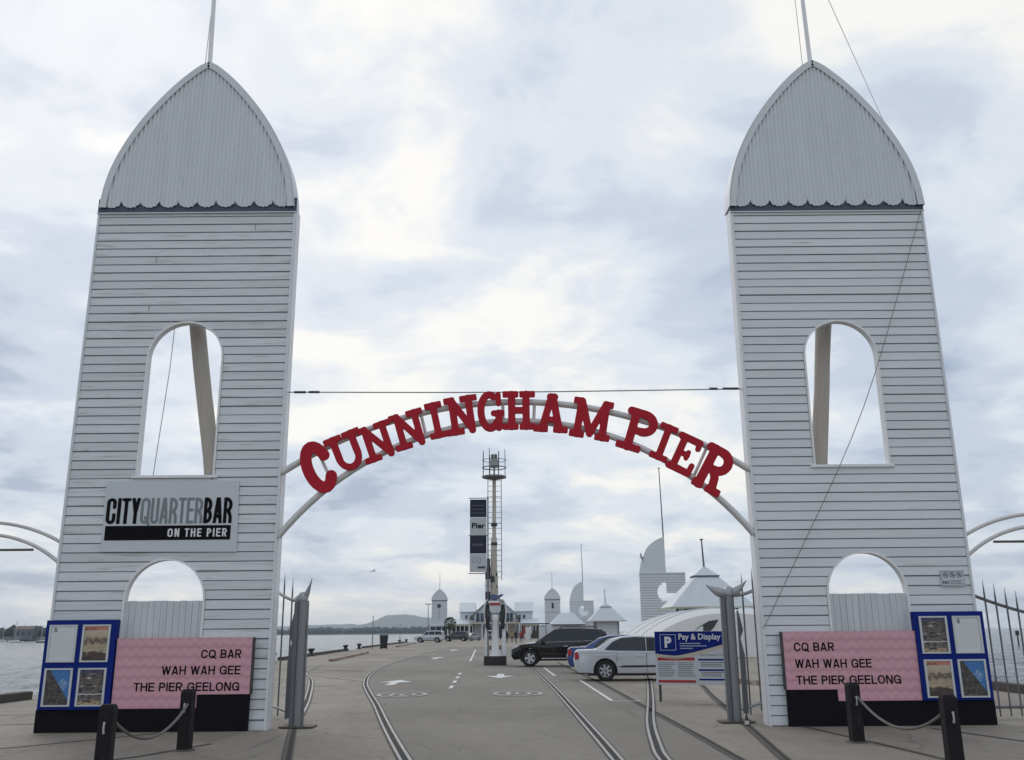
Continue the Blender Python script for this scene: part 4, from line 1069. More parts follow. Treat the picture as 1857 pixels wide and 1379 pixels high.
# ------------------------------------------------------------------ pay and display sign
def pay_sign():
    a = Vector((3.33, 22.9, 0)); b = Vector((5.12, 22.3, 0)); L = (b - a).length; rz = math.atan2(b.y - a.y, b.x - a.x)
    t = thing('parking_sign', a, 'blue and grey Pay and Display board behind the right gate post', 'sign', rz=rz)
    z0, z1 = .38, 1.58; L = 1.86
    for x in (.05, L - .09): MB().box(x, x + .05, .012, .06, 0, z1 - .02).build('leg', M['darksteel'], t)
    MB().box(0, L, -.012, .010, z0, z1).build('panel', M['signpanel'], t, bevel=.004)
    y = -.0125
    wave = [(0.004, z1 - .004)] + [(x, z1 - .50 - .05 * math.sin(min(x / .55, 1) * math.pi / 2) * 1 + (.0 if x < .5 else .33 * ((x - .5) / (L - .5)) ** 1.2)) for x in np.linspace(.004, L - .004, 24)] + [(L - .004, z1 - .004)]
    wv2 = [(x, zz - .07 - .02 * math.sin(x * 2)) for x, zz in wave[1:-1]]
    MB().prism([(wave[1][0], wave[1][1] + .02)] + wv2 + [(wave[-2][0], wave[-2][1] + .02)], y - .001, y - .0003).build('beige_wave', M['beige'], t)
    MB().prism(wave, y - .0025, y - .0013).build('blue_header', M['blue'], t)
    y2 = y - .0028
    mb = MB(); ribbon_xz(mb, [(.13, z1 - .43), (.50, z1 - .43), (.50, z1 - .07), (.13, z1 - .07)], .0, .012, y2 - .0015, y2, closed=True); mb.build('parking_box', M['whiteprint'], t)
    text_mb('P', .235, .40, z1 - .37, z1 - .12, y2, .045, .0015).build('lettering', M['whiteprint'], t)
    text_mb('Pay & Display', .57, 1.545, z1 - .23, z1 - .055, y2, .02, .0015).build('lettering', M['whiteprint'], t)
    mb = MB()
    for k, w in enumerate((.48, .62, .30)): mb.box(.59, .59 + w, y2 - .001, y2, z1 - .285 - k * .055, z1 - .265 - k * .055)
    mb.build('small_print', M['lightblueprint'], t)
    MB().box(.05, .92, y - .001, y - .0004, z1 - .66, z1 - .59).build('red_strip', M['redprint'], t)
    MB().box(.05, .92, y - .001, y - .0004, z0 + .045, z0 + .105).build('red_strip', M['redprint'], t)
    mb = MB()
    for zz in (.62, .85, 1.06): mb.box(1.0, L - .03, y - .001, y - .0004, z1 - zz - .04, z1 - zz)
    mb.build('blue_strip', M['blue'], t)
    MB().box(1.66, L - .03, y - .0018, y - .0011, z1 - .78, z1 - .64).build('blue_box', M['blue'], t)
    MB().box(1.70, L - .03, y - .0032, y - .0024, z1 - .55, z1 - .36).build('dark_box', M['navy'], t)
    text_mb('Cunningham Pier', 1.04, 1.62, z1 - .565, z1 - .505, y - .0012, .01, .001).build('lettering', M['inkgrey'], t)
    mb = MB(); rnd = random.Random(2)
    for c in range(2):
        for k in range(8):
            mb.box(.06 + c * .46, .06 + c * .46 + rnd.uniform(.30, .41), y - .001, y - .0004, z1 - .72 - k * .042, z1 - .702 - k * .042)
    for k in range(3): mb.box(1.06, 1.06 + rnd.uniform(.4, .56), y - .001, y - .0004, z1 - .71 - k * .04, z1 - .69 - k * .04)
    for k in range(3): mb.box(1.06, 1.06 + rnd.uniform(.45, .72), y - .001, y - .0004, z1 - .93 - k * .04, z1 - .91 - k * .04)
    mb.build('small_print', M['inkgrey'], t)
pay_sign()
# low red kerb behind the right gate
def kerb(x0, y0, x1, y1, m, label, w=.2, h=.14, name='kerb_stone'):
    d = Vector((x1 - x0, y1 - y0)); L = d.length
    t = MB().box(0, L, -w / 2, w / 2, 0, h).build(name, m, bevel=.015); t.location = (x0, y0, 0); t.rotation_euler = (0, 0, math.atan2(d.y, d.x))
    tag(t, label, 'kerb'); return t
kerb(6.6, 31.5, 8.6, 25.8, M['redkerb'], 'faded red painted kerb behind the right gate leaf')
kerb(-10.8, 57.2, -12.15, 80, M['redkerb'], 'long low faded red kerb near the left edge of the pier', .3)
kerb(-13.6, 112, -15.4, 150, M['redkerb'], 'far low red kerb in front of the silver four wheel drive', .3)
# wharf edge timbers and mooring bollards
def edge_beam(x0, y0, x1, y1, label, h=.28, g='timber beams along the wharf edge'):
    o = kerb(x0, y0, x1, y1, M['beam'], label, .3, h * .72, 'edge_beam'); o['group'] = g; o['category'] = 'beam'
    for k in range(1, 4):
        L = math.hypot(x1 - x0, y1 - y0); MB().lathe([(.0, -.153), (.045, -.153), (.045, -.15), (0, -.15)], 8, (L * k / 4, 0, h * .42), 'y').build('bolt_plate', M['label'], o)
edge_beam(-13.1, 15.5, -12.75, 25.6, 'dark timber edge beam ending left of the left tower')
edge_beam(-13.15, 31, -14.2, 53, 'dark timber edge beam seen past the left gate')
edge_beam(-14.5, 60, -15.9, 92, 'dark timber edge beam beyond the left gate, below the bin')
edge_beam(-16.6, 106, -18.4, 165, 'far dark timber edge beam beyond the bin')
edge_beam(12.75, 19, 13.0, 34, 'dark timber edge beam behind the pointed fence', .3)
def mooring(x, y, label):
    t = thing('mooring_bollard', (x, y, 0), label, 'bollard', 'black mooring bollards on the wharf edge')
    MB().lathe([(.30, 0), (.30, .05), (.17, .08), (.15, .35), (.26, .42), (.27, .50), (.18, .56), (.02, .57)], 14).build('iron_body', M['plastic'], t, smooth=50)
for i, (x, y, lb) in enumerate(((-14.0, 56, 'black mooring bollard right behind the left gate post'), (-14.9, 71, 'black mooring bollard second along the left edge from the gate'), (-15.7, 90, 'black mooring bollard on the left edge just before the tall thin post'),
                                (-16.2, 101, 'black mooring bollard on the left edge beside the bin'), (-17.1, 128, 'black mooring bollard on the left edge just past the bin'), (-17.8, 150, 'black mooring bollard on the left edge near the silver car'), (-18.2, 163, 'farthest black mooring bollard by the silver car'))):
    mooring(x, y, lb)
def bin_():
    x, y = -13.3, 98.5; t = thing('wheelie_bin', (x, y, 0), 'dark wheeled bin standing alone on the left of the pier', 'bin', rz=R(10))
    v = []
    for z, a, b in ((.08, .32, .30), (1.30, .42, .40)): v += [(-a, -b, z), (a, -b, z), (a, b, z), (-a, b, z)]
    MB().add(v, [(3, 2, 1, 0), (4, 5, 6, 7)] + [(k, (k + 1) % 4, 4 + (k + 1) % 4, 4 + k) for k in range(4)]).build('tub', M['plastic'], t, bevel=.04)
    MB().box(-.45, .45, -.46, .42, 1.31, 1.42).build('lid', M['plastic'], t, bevel=.04)
    for s in (-1, 1): MB().lathe([(.14, -.05), (.14, .05)], 12, (s * .33, .30, .14), 'x').build('wheel', M['tyre'], t)
bin_()
def pole(x, y, h, r, label, heads=0, m='steel'):
    t = thing('lamp_post' if heads else 'post', (x, y, 0), label, 'lamp post' if heads else 'post')
    MB().tube([(0, 0, 0), (0, 0, h)], [r, r * .7], 8).build('shaft', M[m], t, smooth=60)
    for k in range(heads):
        s = 1 if k else -1
        MB().box(s * .1 if s > 0 else -.75, .75 if s > 0 else -.1, -.18, .18, h - .12, h + .06).build('lamp_head', M['darksteel'], t, bevel=.03)
        MB().box(-.7 if s < 0 else .15, -.15 if s < 0 else .7, -.14, .14, h - .14, h - .122).build('lens', M['glasslamp'], t)
    if not heads: MB().lathe([(r, h), (r * 1.4, h + .02), (r * .5, h + .1)], 8).build('cap', M['darksteel'], t)
pole(-14.6, 99.5, 3.2, .05, 'tall thin grey post by the bin on the left edge')
pole(-15.4, 130, 2.6, .045, 'thin grey post between the bin and the silver car')
pole(-20.4, 228, 8.2, .10, 'double headed street lamp beside the far left dome tower', 2)
# ------------------------------------------------------------------ central light mast
def mast():
    x, y = -.95, 48.5
    t = thing('light_mast', (x, y, 0), 'tall cream navigation light mast with ladder on a dark plinth in the road', 'mast')
    B = lambda mb, n, m, **k: mb.build(n, M[m], t, **k)
    B(MB().box(-.56, .56, -.56, .56, 0, .44), 'plinth', 'timberplanter', bevel=.03)
    B(MB().lathe([(.30, .44), (.24, .62), (.19, 1.0), (.175, 2.1), (.22, 2.2), (.22, 2.45), (.16, 2.5)], 18), 'pedestal', 'whitetrim', smooth=50)
    for s in (-1, 1):
        B(MB().box(s * .44 - .09, s * .44 + .09, -.05, .05, .44, 1.85), 'side_post', 'whitetrim', bevel=.01)
        B(MB().box(s * .26 - .04, s * .26 + .04, -.09, .02, .75, .95), 'bracket', 'darksteel')
        B(MB().box(s * .26 - .04, s * .26 + .04, -.09, .02, 1.25, 1.6), 'bracket', 'darksteel')
        pts = [(s * .36, -.05, 1.9), (s * .52, -.05, 2.25), (s * .50, -.05, 3.0), (s * .34, -.05, 3.2)]
        B(MB().tube(spline(pts, 5), .045, 8), 'floodlight_arm', 'whitetrim', smooth=60)
        B(MB().box(s * .38 - .095, s * .38 + .095, -.20, .10, 1.75, 2.95), 'floodlight', 'plastic', bevel=.04)
        B(MB().box(s * .40 - .10, s * .40 + .10, -.215, -.202, 2.3, 2.7), 'lens', 'darksteel')
    B(MB().box(-.22, .22, -.26, -.22, 2.52, 2.95), 'notice_plate', 'signpanel')
    B(MB().box(-.27, .27, -.275, -.262, 2.90, 3.02), 'red_plate', 'redprint')
    B(MB().tube([(-.02, 0, 2.4), (-.04, 0, 3.6), (-.06, 0, 4.6)], [.20, .20, .19], 12), 'lower_pole', 'mastcream', smooth=50)
    B(MB().tube([(-.06, 0, 4.6), (-.05, 0, 6.3), (-.04, 0, 6.35), (-.03, 0, 9.35)], [.17, .15, .105, .09], 12), 'upper_pole', 'mastcream', smooth=50)
    # blue shaped canopy on the pole
    mb = MB(); mb.prism([(-.30, 3.20), (.10, 3.18), (.30, 3.30), (.44, 3.42), (.33, 3.46), (.15, 3.38), (-.12, 3.46), (-.28, 3.40), (-.22, 3.30)], -.30, -.18); B(mb, 'blue_emblem', 'carblue', bevel=.015)
    B(MB().box(-.34, .20, -.28, -.10, 3.02, 3.12), 'bracket_beam', 'whitetrim')
    for z in (3.75, 4.35, 5.9, 6.9): B(MB().box(-.20, .12, -.16, .16, z, z + .16), 'clamp', 'darksteel', bevel=.02)
    B(MB().box(-.24, -.02, -.22, -.06, 4.05, 4.35), 'junction_box', 'darksteel')
    B(MB().box(-.42, -.25, -.1, .1, 4.75, 5.25), 'loudspeaker', 'darksteel', bevel=.02)
    for s, x_ in ((-1, -.36), (1, .34)):
        B(MB().tube([(x_, -.05, 4.15 if s > 0 else 4.5), (x_, -.05, 9.4)], .018, 6), 'ladder_rail', 'steel')
    for k in range(19):
        z = 4.3 + k * .275
        o = MB().tube([(-.36, -.05, z), (.34, -.05, z)], .011, 6).build('rung', M['steel'], t) if k == 0 else None
        if k == 0: rm = o.data; rz0 = z
        else:
            o = link('rung', rm, t); o.location = (0, 0, z - rz0)
    for z in (5.6, 7.0, 8.3):
        a = np.linspace(-.2, math.pi + .2, 12)
        B(MB().tube([(-.01 + .36 * math.cos(q), -.05 - .0 - .42 * math.sin(q), z) for q in a], .012, 5), 'hoop', 'steel')
    B(MB().lathe([(.05, 9.28), (.40, 9.36), (.64, 9.42), (.64, 9.50), (.05, 9.50)], 20, (-.03, 0, 0)), 'platform', 'steel', smooth=30)
    for k in range(8):
        q = 2 * math.pi * (k + .5) / 8; h = 10.9 if k % 2 else 10.75
        B(MB().tube([(-.03 + .62 * math.cos(q), .62 * math.sin(q), 9.48), (-.03 + .62 * math.cos(q), .62 * math.sin(q), h)], .017, 6), 'guard_post', 'darksteel')
    for z, r in ((9.95, .026), (10.35, .016)):
        a = np.linspace(0, 2 * math.pi, 25); B(MB().tube([(-.03 + .62 * math.cos(q), .62 * math.sin(q), z) for q in a], r, 6, False), 'guard_ring', 'darksteel')
    B(MB().lathe([(.05, 9.5), (.05, 9.95), (.23, 9.97), (.23, 10.38), (.16, 10.42), (.16, 10.66), (.02, 10.68)], 16, (-.03, 0, 0)), 'lantern', 'glasslamp', smooth=40)
    B(MB().box(-.18, .12, -.15, .15, 10.40, 10.64), 'lantern_cap', 'darksteel', bevel=.03)
mast()
def banner(x, y, z0, z1, w, label, n=4, post=True):
    t = thing('banner', (x, y, z0), label, 'banner', 'vertical banners by the light mast')
    H = z1 - z0; k = H / n
    px = w + .07
    MB().tube([(px, .0, -z0), (px, 0, H + .15)], .035, 8).build('pole', M['steel'], t)
    for z in (-.06, H * .5, H + .06): MB().tube([(-.07, 0, z), (px, 0, z)], .022, 6).build('arm', M['steel'], t)
    for i in range(n):
        za = H - (i + 1) * k; dark = i % 2 == 0
        MB().box(0, w, -.012, .012, za + .008, za + k - .008).build('panel', M['bannerdark'] if dark else M['bannerlight'], t)
    if n == 4:
        text_mb('Pier', .10, w - .08, H - 1.62 * k, H - 1.30 * k, -.0125, .03, .003).build('lettering', M['black'], t)
        text_mb('the pier', .12, w - .14, H - 2.62 * k, H - 2.40 * k, -.0125, .0, .003).build('lettering', M['inkgrey'], t)
        text_mb('CQ', .12, w - .28, H - 3.55 * k, H - 3.2 * k, -.0125, -.01, .003).build('lettering', M['inkgrey'], t)
        MB().box(.40, w - .06, -.016, -.0125, H - 3.80 * k, H - 3.68 * k).build('print_bar', M['navy'], t)
        mb = MB()
        for q in range(3): mb.box(.10, w - .10, -.016, -.0125, H - .35 * k - q * .2, H - .33 * k - q * .2)
        mb.build('small_print', M['inkgrey'], t)
banner(-2.24, 48.4, 4.55, 8.28, .86, 'tall black and white banner reading Pier beside the light mast')
banner(-2.9, 97, 4.4, 8.0, .92, 'smaller black and white banner half hidden behind the light mast base', 3)

# ------------------------------------------------------------------ vehicles
def wheel(parent, x, y, r, w, side, spokes, rimm='rim'):
    o = MB().lathe([(.02, -.01), (.055, -.01), (.055, .01), (.02, .012)], 10, (0, 0, 0), 'y').build('wheel', M['rim'], parent)
    o.location = (x, y, r); s = -1 if side < 0 else 1
    MB().lathe([(r * .62, -w / 2), (r * .90, -w / 2), (r, -w * .36), (r, w * .36), (r * .90, w / 2), (r * .62, w / 2), (r * .62, -w / 2)], 26, (0, 0, 0), 'y', cap=False).build('tyre', M['tyre'], o, smooth=40)
    mb = MB(); mb.lathe([(r * .55, s * w * .30), (r * .64, s * w * .50), (r * .66, s * w * .30), (r * .60, s * w * .1)], 26, (0, 0, 0), 'y', cap=False)
    for k in range(spokes):
        a = 2 * math.pi * k / spokes; ca, sa = math.cos(a), math.sin(a); hw = r * (.13 if spokes < 7 else .10)
        v = []
        for rr in (r * .06, r * .60):
            for q in (-1, 1):
                for yy in (.28, .42): v.append((ca * rr - sa * hw * q, s * w * yy, sa * rr + ca * hw * q))
        mb.add(v, [(0, 1, 3, 2), (4, 6, 7, 5), (0, 4, 5, 1), (2, 3, 7, 6), (1, 5, 7, 3), (0, 2, 6, 4)])
    mb.build('rim', M[rimm], o, smooth=30)
    MB().lathe([(.01, s * w * .12), (r * .58, s * w * .12), (r * .58, s * w * .05), (.01, s * w * .05)], 20, (0, 0, 0), 'y').build('brake_disc', M['darksteel'], o)
def car(kind, loc, rz, paint, label, group, detail=True):
    t = thing('parked_car', loc, label, 'car', group, rz)
    suv = kind != 'sedan'
    if not suv:
        hw, belt, roofw, wr, ax = .88, .94, .62, .335, (1.38, -1.36); L = 2.38
        low = [(-2.28, .27), (-2.37, .40), (-2.40, .62), (-2.36, .93), (-2.26, 1.0), (-1.70, 1.01), (-.9, .965), (.95, .945), (1.45, .92), (1.95, .83), (2.25, .70), (2.37, .55), (2.38, .36), (2.25, .22)]
        cab = [(-1.74, .99), (-1.14, 1.34), (-.74, 1.425), (-.2, 1.46), (.25, 1.435), (.58, 1.35), (1.22, .945), (1.1, .93), (-1.6, .93)]
        wins = [[(.005, .955), (.005, 1.395), (-.35, 1.405), (-.80, 1.375), (-1.10, 1.25), (-1.36, 1.01), (-1.34, .975)], [(.025, .95), (.96, .945), (.93, 1.01), (.52, 1.31), (.24, 1.385), (.025, 1.395)]]
        ws = ((1.13, 1.0), (.60, 1.335)); rw = ((-1.66, 1.04), (-1.15, 1.335))
    elif kind == 'suv':
        hw, belt, roofw, wr, ax = .95, 1.08, .72, .39, (1.50, -1.42); L = 2.4
        low = [(-2.30, .40), (-2.38, .55), (-2.40, .85), (-2.32, 1.12), (-2.0, 1.17), (-.9, 1.15), (.9, 1.09), (1.3, 1.08), (1.95, 1.02), (2.25, .92), (2.38, .75), (2.40, .48), (2.26, .30)]
        cab = [(-2.28, 1.12), (-2.10, 1.55), (-1.92, 1.69), (-.9, 1.76), (0, 1.755), (.35, 1.70), (1.32, 1.06), (1.2, 1.03), (-2.1, 1.03)]
        wins = [[(.02, 1.14), (.02, 1.64), (-.86, 1.64), (-.98, 1.17)], [(.08, 1.135), (1.02, 1.11), (.96, 1.19), (.42, 1.55), (.25, 1.635), (.08, 1.64)], [(-1.04, 1.17), (-.92, 1.65), (-1.65, 1.62), (-1.93, 1.50), (-2.06, 1.21)]]
        ws = ((1.25, 1.12), (.40, 1.65)); rw = ((-2.255, 1.18), (-2.08, 1.60))
    else:
        hw, belt, roofw, wr, ax = .97, 1.15, .80, .40, (1.45, -1.40); L = 2.45
        low = [(-2.36, .48), (-2.42, .60), (-2.44, 1.0), (-2.40, 1.22), (-.9, 1.20), (.9, 1.17), (1.35, 1.16), (2.10, 1.10), (2.36, 1.0), (2.45, .75), (2.44, .52), (2.28, .40)]
        cab = [(-2.38, 1.18), (-2.25, 1.75), (-2.1, 1.87), (-1.0, 1.92), (.1, 1.90), (.45, 1.83), (1.12, 1.15), (1.0, 1.12), (-2.3, 1.12)]
        wins = [[(.0, 1.23), (.0, 1.78), (-.95, 1.79), (-.95, 1.24)], [(.07, 1.23), (.90, 1.22), (.48, 1.70), (.30, 1.78), (.07, 1.78)], [(-1.02, 1.24), (-1.02, 1.79), (-2.05, 1.76), (-2.22, 1.26)]]
        ws = ((1.06, 1.24), (.50, 1.80)); rw = ((-2.375, 1.26), (-2.26, 1.74))
    ar = wr + .055
    def arch(cx):
        z0 = .24 if not suv else .36; c0 = wr
        a0 = math.asin((z0 - c0) / ar) if abs(z0 - c0) < ar else 0
        return [(cx + ar * math.cos(a), c0 + ar * math.sin(a)) for a in np.linspace(a0, math.pi - a0, 13)]
    poly = low + [p for p in arch(ax[0])] + [p for p in arch(ax[1])]
    ymax = hw
    def shape(mb):
        mb.v = [(x, y * (1 - .16 * max(0, (abs(x) - 1.55) / (L - 1.55)) ** 2) * (1 - .05 * max(0, (.45 - z) / .3)) * (1 - .06 * max(0, (z - .75) / .4)), z) for x, y, z in mb.v]; return mb
    body = MB().prism(poly, -hw, hw)
    # wheel wells: dark boxes inside the body
    o = shape(body).build('body', M[paint], t, bevel=.05, smooth=42)
    def cw(z): return hw * .90 + (roofw - hw * .90) * (z - belt) / (max(p[1] for p in cab) - belt)
    cm = MB(); n = len(cab)
    cm.add([(x, -cw(z), z) for x, z in cab] + [(x, cw(z), z) for x, z in cab], [tuple(range(n)), tuple(range(2 * n - 1, n - 1, -1))] + [(i, i + n, (i + 1) % n + n, (i + 1) % n) for i in range(n)])
    cm.build('cabin', M[paint], t, bevel=.045, smooth=42)
    for s in (-1, 1):
        for wpoly in wins:
            m_ = MB(); k = len(wpoly)
            m_.add([(x, s * (cw(z) + .004), z) for x, z in wpoly] + [(x, s * (cw(z) - .03), z) for x, z in wpoly], [tuple(range(k)), tuple(range(2 * k - 1, k - 1, -1))] + [(i, i + k, (i + 1) % k + k, (i + 1) % k) for i in range(k)])
            m_.build('side_window', M['glass'], t)
    for (a, b), nm in ((ws, 'windscreen'), (rw, 'rear_window')):
        d = Vector((b[0] - a[0], b[1] - a[1])).normalized(); nn = Vector((d.y, -d.x)) if nm == 'windscreen' else Vector((-d.y, d.x)); v = []
        for off in (.012, -.03):
            for q in (a, b):
                for s in (-1, 1): v.append((q[0] + nn.x * off, s * (cw(q[1]) - .09), q[1] + nn.y * off))
        MB().add(v, [(0, 1, 3, 2), (4, 6, 7, 5), (0, 4, 5, 1), (2, 3, 7, 6), (1, 5, 7, 3), (0, 2, 6, 4)]).build(nm, M['glass'], t)
    for axx in ax:
        MB().box(axx - ar * .95, axx + ar * .95, -hw * .80, hw * .80, .22, wr + ar * .9).build('wheel_well', M['plastic'], t)
        for s in (-1, 1): wheel(t, axx, s * (hw - .13), wr, .22, s, 7 if not suv else 5, 'rim' if paint != 'carblack' else 'frame')
    MB().box(-L * .82, L * .82, -hw * .86, hw * .86, .17 if not suv else .27, .26 if not suv else .42).build('underbody', M['plastic'], t)
    zl = low[3][1] - .03 if not suv else low[3][1] - .1
    for s in (-1, 1):
        e = hw * .84
        if not suv: tl = MB().prism([(-2.375, .70), (-2.25, .69), (-2.22, .80), (-2.29, .955), (-2.365, .92)], s * e - .045, s * e + .045)
        elif kind == 'suv': tl = MB().prism([(-2.41, .86), (-2.12, .92), (-2.14, 1.06), (-2.35, 1.06)], s * e - .05, s * e + .05)
        else: tl = MB().prism([(-2.46, .95), (-2.33, .95), (-2.33, 1.2), (-2.44, 1.2)], s * e - .06, s * e + .06)
        tl.build('tail_light', M['taillight'], t, bevel=.012)
        hl = MB().prism([(L + .012, .62 + suv * .15), (L - .34, .74 + suv * .17), (L - .42, .83 + suv * .14), (L - .13, .745 + suv * .19)], s * e - .12, s * e + .095); hl.build('headlight', M['headlight'], t, bevel=.012)
        yb = s * (hw + .001)
        MB().box(.0, .012, yb - .004 * s if s > 0 else yb - .004, yb if s > 0 else yb + .004, .32 + suv * .1, belt - .05).build('door_seam', M['plastic'], t)
        MB().box(-.98, -.968, yb - .004, yb + .003, .62, belt - .05).build('door_seam', M['plastic'], t)
        for xh in (-.20, -1.0 + .1 if not suv else -1.0):
            MB().box(xh - .11 + (.0), xh + .11, yb - .012, yb + .022, belt - .17, belt - .13).build('door_handle', M['chrome'] if paint != 'carwhite' else M['carsilver'], t, bevel=.008)
        MB().box(-.92, .95, yb - .01, yb + .012, .44 + suv * .12, .50 + suv * .12).build('side_moulding', M['plastic'], t)
        MB().box(.78, .98, s * (hw + .02) - .08, s * (hw + .02) + .10, belt - .02, belt + .14).build('wing_mirror', M[paint] if kind != 'suv' else M['plastic'], t, bevel=.03)
    MB().box(L - .03, L + .012, -hw * .5, hw * .5, .50 + suv * .12, .64 + suv * .18).build('grille', M['plastic'], t, bevel=.01)
    MB().box(-L - .028, -L + .02, -.26, .26, .60 + suv * .1, .72 + suv * .1).build('number_plate', M['whiteprint'], t)
    MB().box(L + .0, L + .026, -.26, .26, .38 + suv * .08, .49 + suv * .08).build('number_plate', M['whiteprint'], t)
    if kind == 'suv':
        for s in (-1, 1):
            MB().tube([(-2.0, s * (cw(1.17) + .012), 1.175), (-.9, s * (cw(1.15) + .012), 1.15), (1.05, s * (cw(1.10) + .012), 1.10)], .014, 5).build('belt_trim', M['chrome'], t)
            MB().box(-.85, .95, s * hw - .02, s * hw + .03, .36, .40).build('sill_trim', M['chrome'], t)
    if suv:
        for s in (-1, 1): MB().tube([(-1.7, s * roofw * .88, cab[3][1] - .03), (-1.6, s * roofw * .88, cab[3][1] + .05), (0, s * roofw * .88, cab[3][1] + .055), (.1, s * roofw * .88, cab[3][1] - .01)], .022, 6).build('roof_rail', M['darksteel'], t)
    return t
GR = 'cars parked on the pier'
car('sedan', (4.42, 33.0, 0), R(-3), 'carwhite', 'white sedan with dark windows parked nose in behind the parking sign', GR)
car('sedan', (4.5, 38.6, 0), R(-2), 'carblue', 'blue sedan mostly hidden between the white sedan and black car', GR)
car('suv', (2.3, 46.6, 0), R(180 - 4), 'carblack', 'large black four wheel drive parked beyond the white sedan facing the lane', GR)
car('wagon', (-14.0, 160, 0), R(180 - 6), 'carsilver', 'silver boxy four wheel drive parked at the left edge of the pier', GR)
car('suv', (-10.6, 178, 0), R(170), 'cardark', 'charcoal estate car parked right behind the silver four wheel drive', GR)
car('sedan', (-8.2, 186, 0), R(60), 'carwhite', 'small white car far off between the charcoal car and the light mast', GR)
car('wagon', (-4.6, 186, 0), R(-95), 'carsilver', 'pale van shaped car facing us far off just left of the light mast', GR)
car('sedan', (3.15, 71, 0), R(183), 'carwhite', 'pale sedan partly hidden behind the black four wheel drive', GR)

# ------------------------------------------------------------------ far buildings
def lap_wall(mb, x0, x1, y, z0, z1, pitch=.22, holes=(), m=0, facing=-1):
    """weatherboard rows as real strips; holes = list of functions z -> (xa, xb) or None"""
    z = z0
    while z < z1 - .01:
        h = min(pitch, z1 - z); segs = [(x0, x1)]
        for fn in holes:
            c = fn(z + h / 2)
            if c is None: continue
            segs = [q for s in segs for q in ((s[0], min(s[1], c[0])), (max(s[0], c[1]), s[1])) if q[1] - q[0] > .01]
        for a, b in segs:
            v = [(a, y - .05, z), (b, y - .05, z), (b, y + .005, z + h), (a, y + .005, z + h), (a, y + .25, z), (b, y + .25, z), (b, y + .25, z + h), (a, y + .25, z + h)]
            mb.add(v, [(0, 1, 2, 3), (4, 7, 6, 5), (0, 4, 5, 1), (3, 2, 6, 7), (0, 3, 7, 4), (1, 5, 6, 2)], m)
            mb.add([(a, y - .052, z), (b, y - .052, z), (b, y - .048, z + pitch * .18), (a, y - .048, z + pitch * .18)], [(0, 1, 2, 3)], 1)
        z += h
def fin_wall(x0, y, label, grp='fin shaped white walls on the right'):
    """wall 2.9 m wide with a quarter-arch fin, a block on its right and a three-quarter round hole"""
    t = thing('fin_wall', (x0, y, 0), label, 'wall', grp)
    xm, x1 = 2.92, 5.05; zc, rr = 5.7, 1.02
    def hole(z):
        d = rr * rr - (z - zc) ** 2
        if d <= 0: return None
        k = math.sqrt(d); return (xm - k, xm + (k if z < zc else 0.02))
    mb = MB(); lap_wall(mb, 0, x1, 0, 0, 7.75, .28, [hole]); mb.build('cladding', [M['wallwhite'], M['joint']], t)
    fin = spline([(0, 7.77, 0), (.07 * xm, 7.77 + .27 * 3.98, 0), (.20 * xm, 7.77 + .5 * 3.98, 0), (.37 * xm, 7.77 + .73 * 3.98, 0), (.70 * xm, 7.77 + .91 * 3.98, 0), (xm, 11.75, 0)], 4)
    pts = [(xm, 7.77)] + [(p.x, p.y) for p in fin[::-1]]
    MB().prism(pts, .02, .22).build('fin', M['corrug'], t)
    MB().box(-.02, xm + .02, -.06, .26, 7.70, 7.80).build('moulding', M['trimgrey'], t)
    MB().box(xm + .02, x1 + .03, -.06, .26, 7.72, 7.80).build('coping', M['trimgrey'], t)
    MB().tube([(xm - .03, .3, 7.9), (xm - .03, .3, 11.5), (xm - .15, .3, 19.5)], [.09, .08, .05], 8).build('mast_pole', M['steel'], t)
    MB().lathe([(.05, 19.5), (.2, 19.52), (.05, 19.6)], 8, (xm - .15, .3, 0)).build('mast_cap', M['darksteel'], t)
fin_wall(13.93, 105, 'near white fin shaped wall with a round hole, rising beside the hip roofed kiosk')
fin_wall(11.65, 200, 'farther and smaller white fin shaped wall with a round hole and mast')
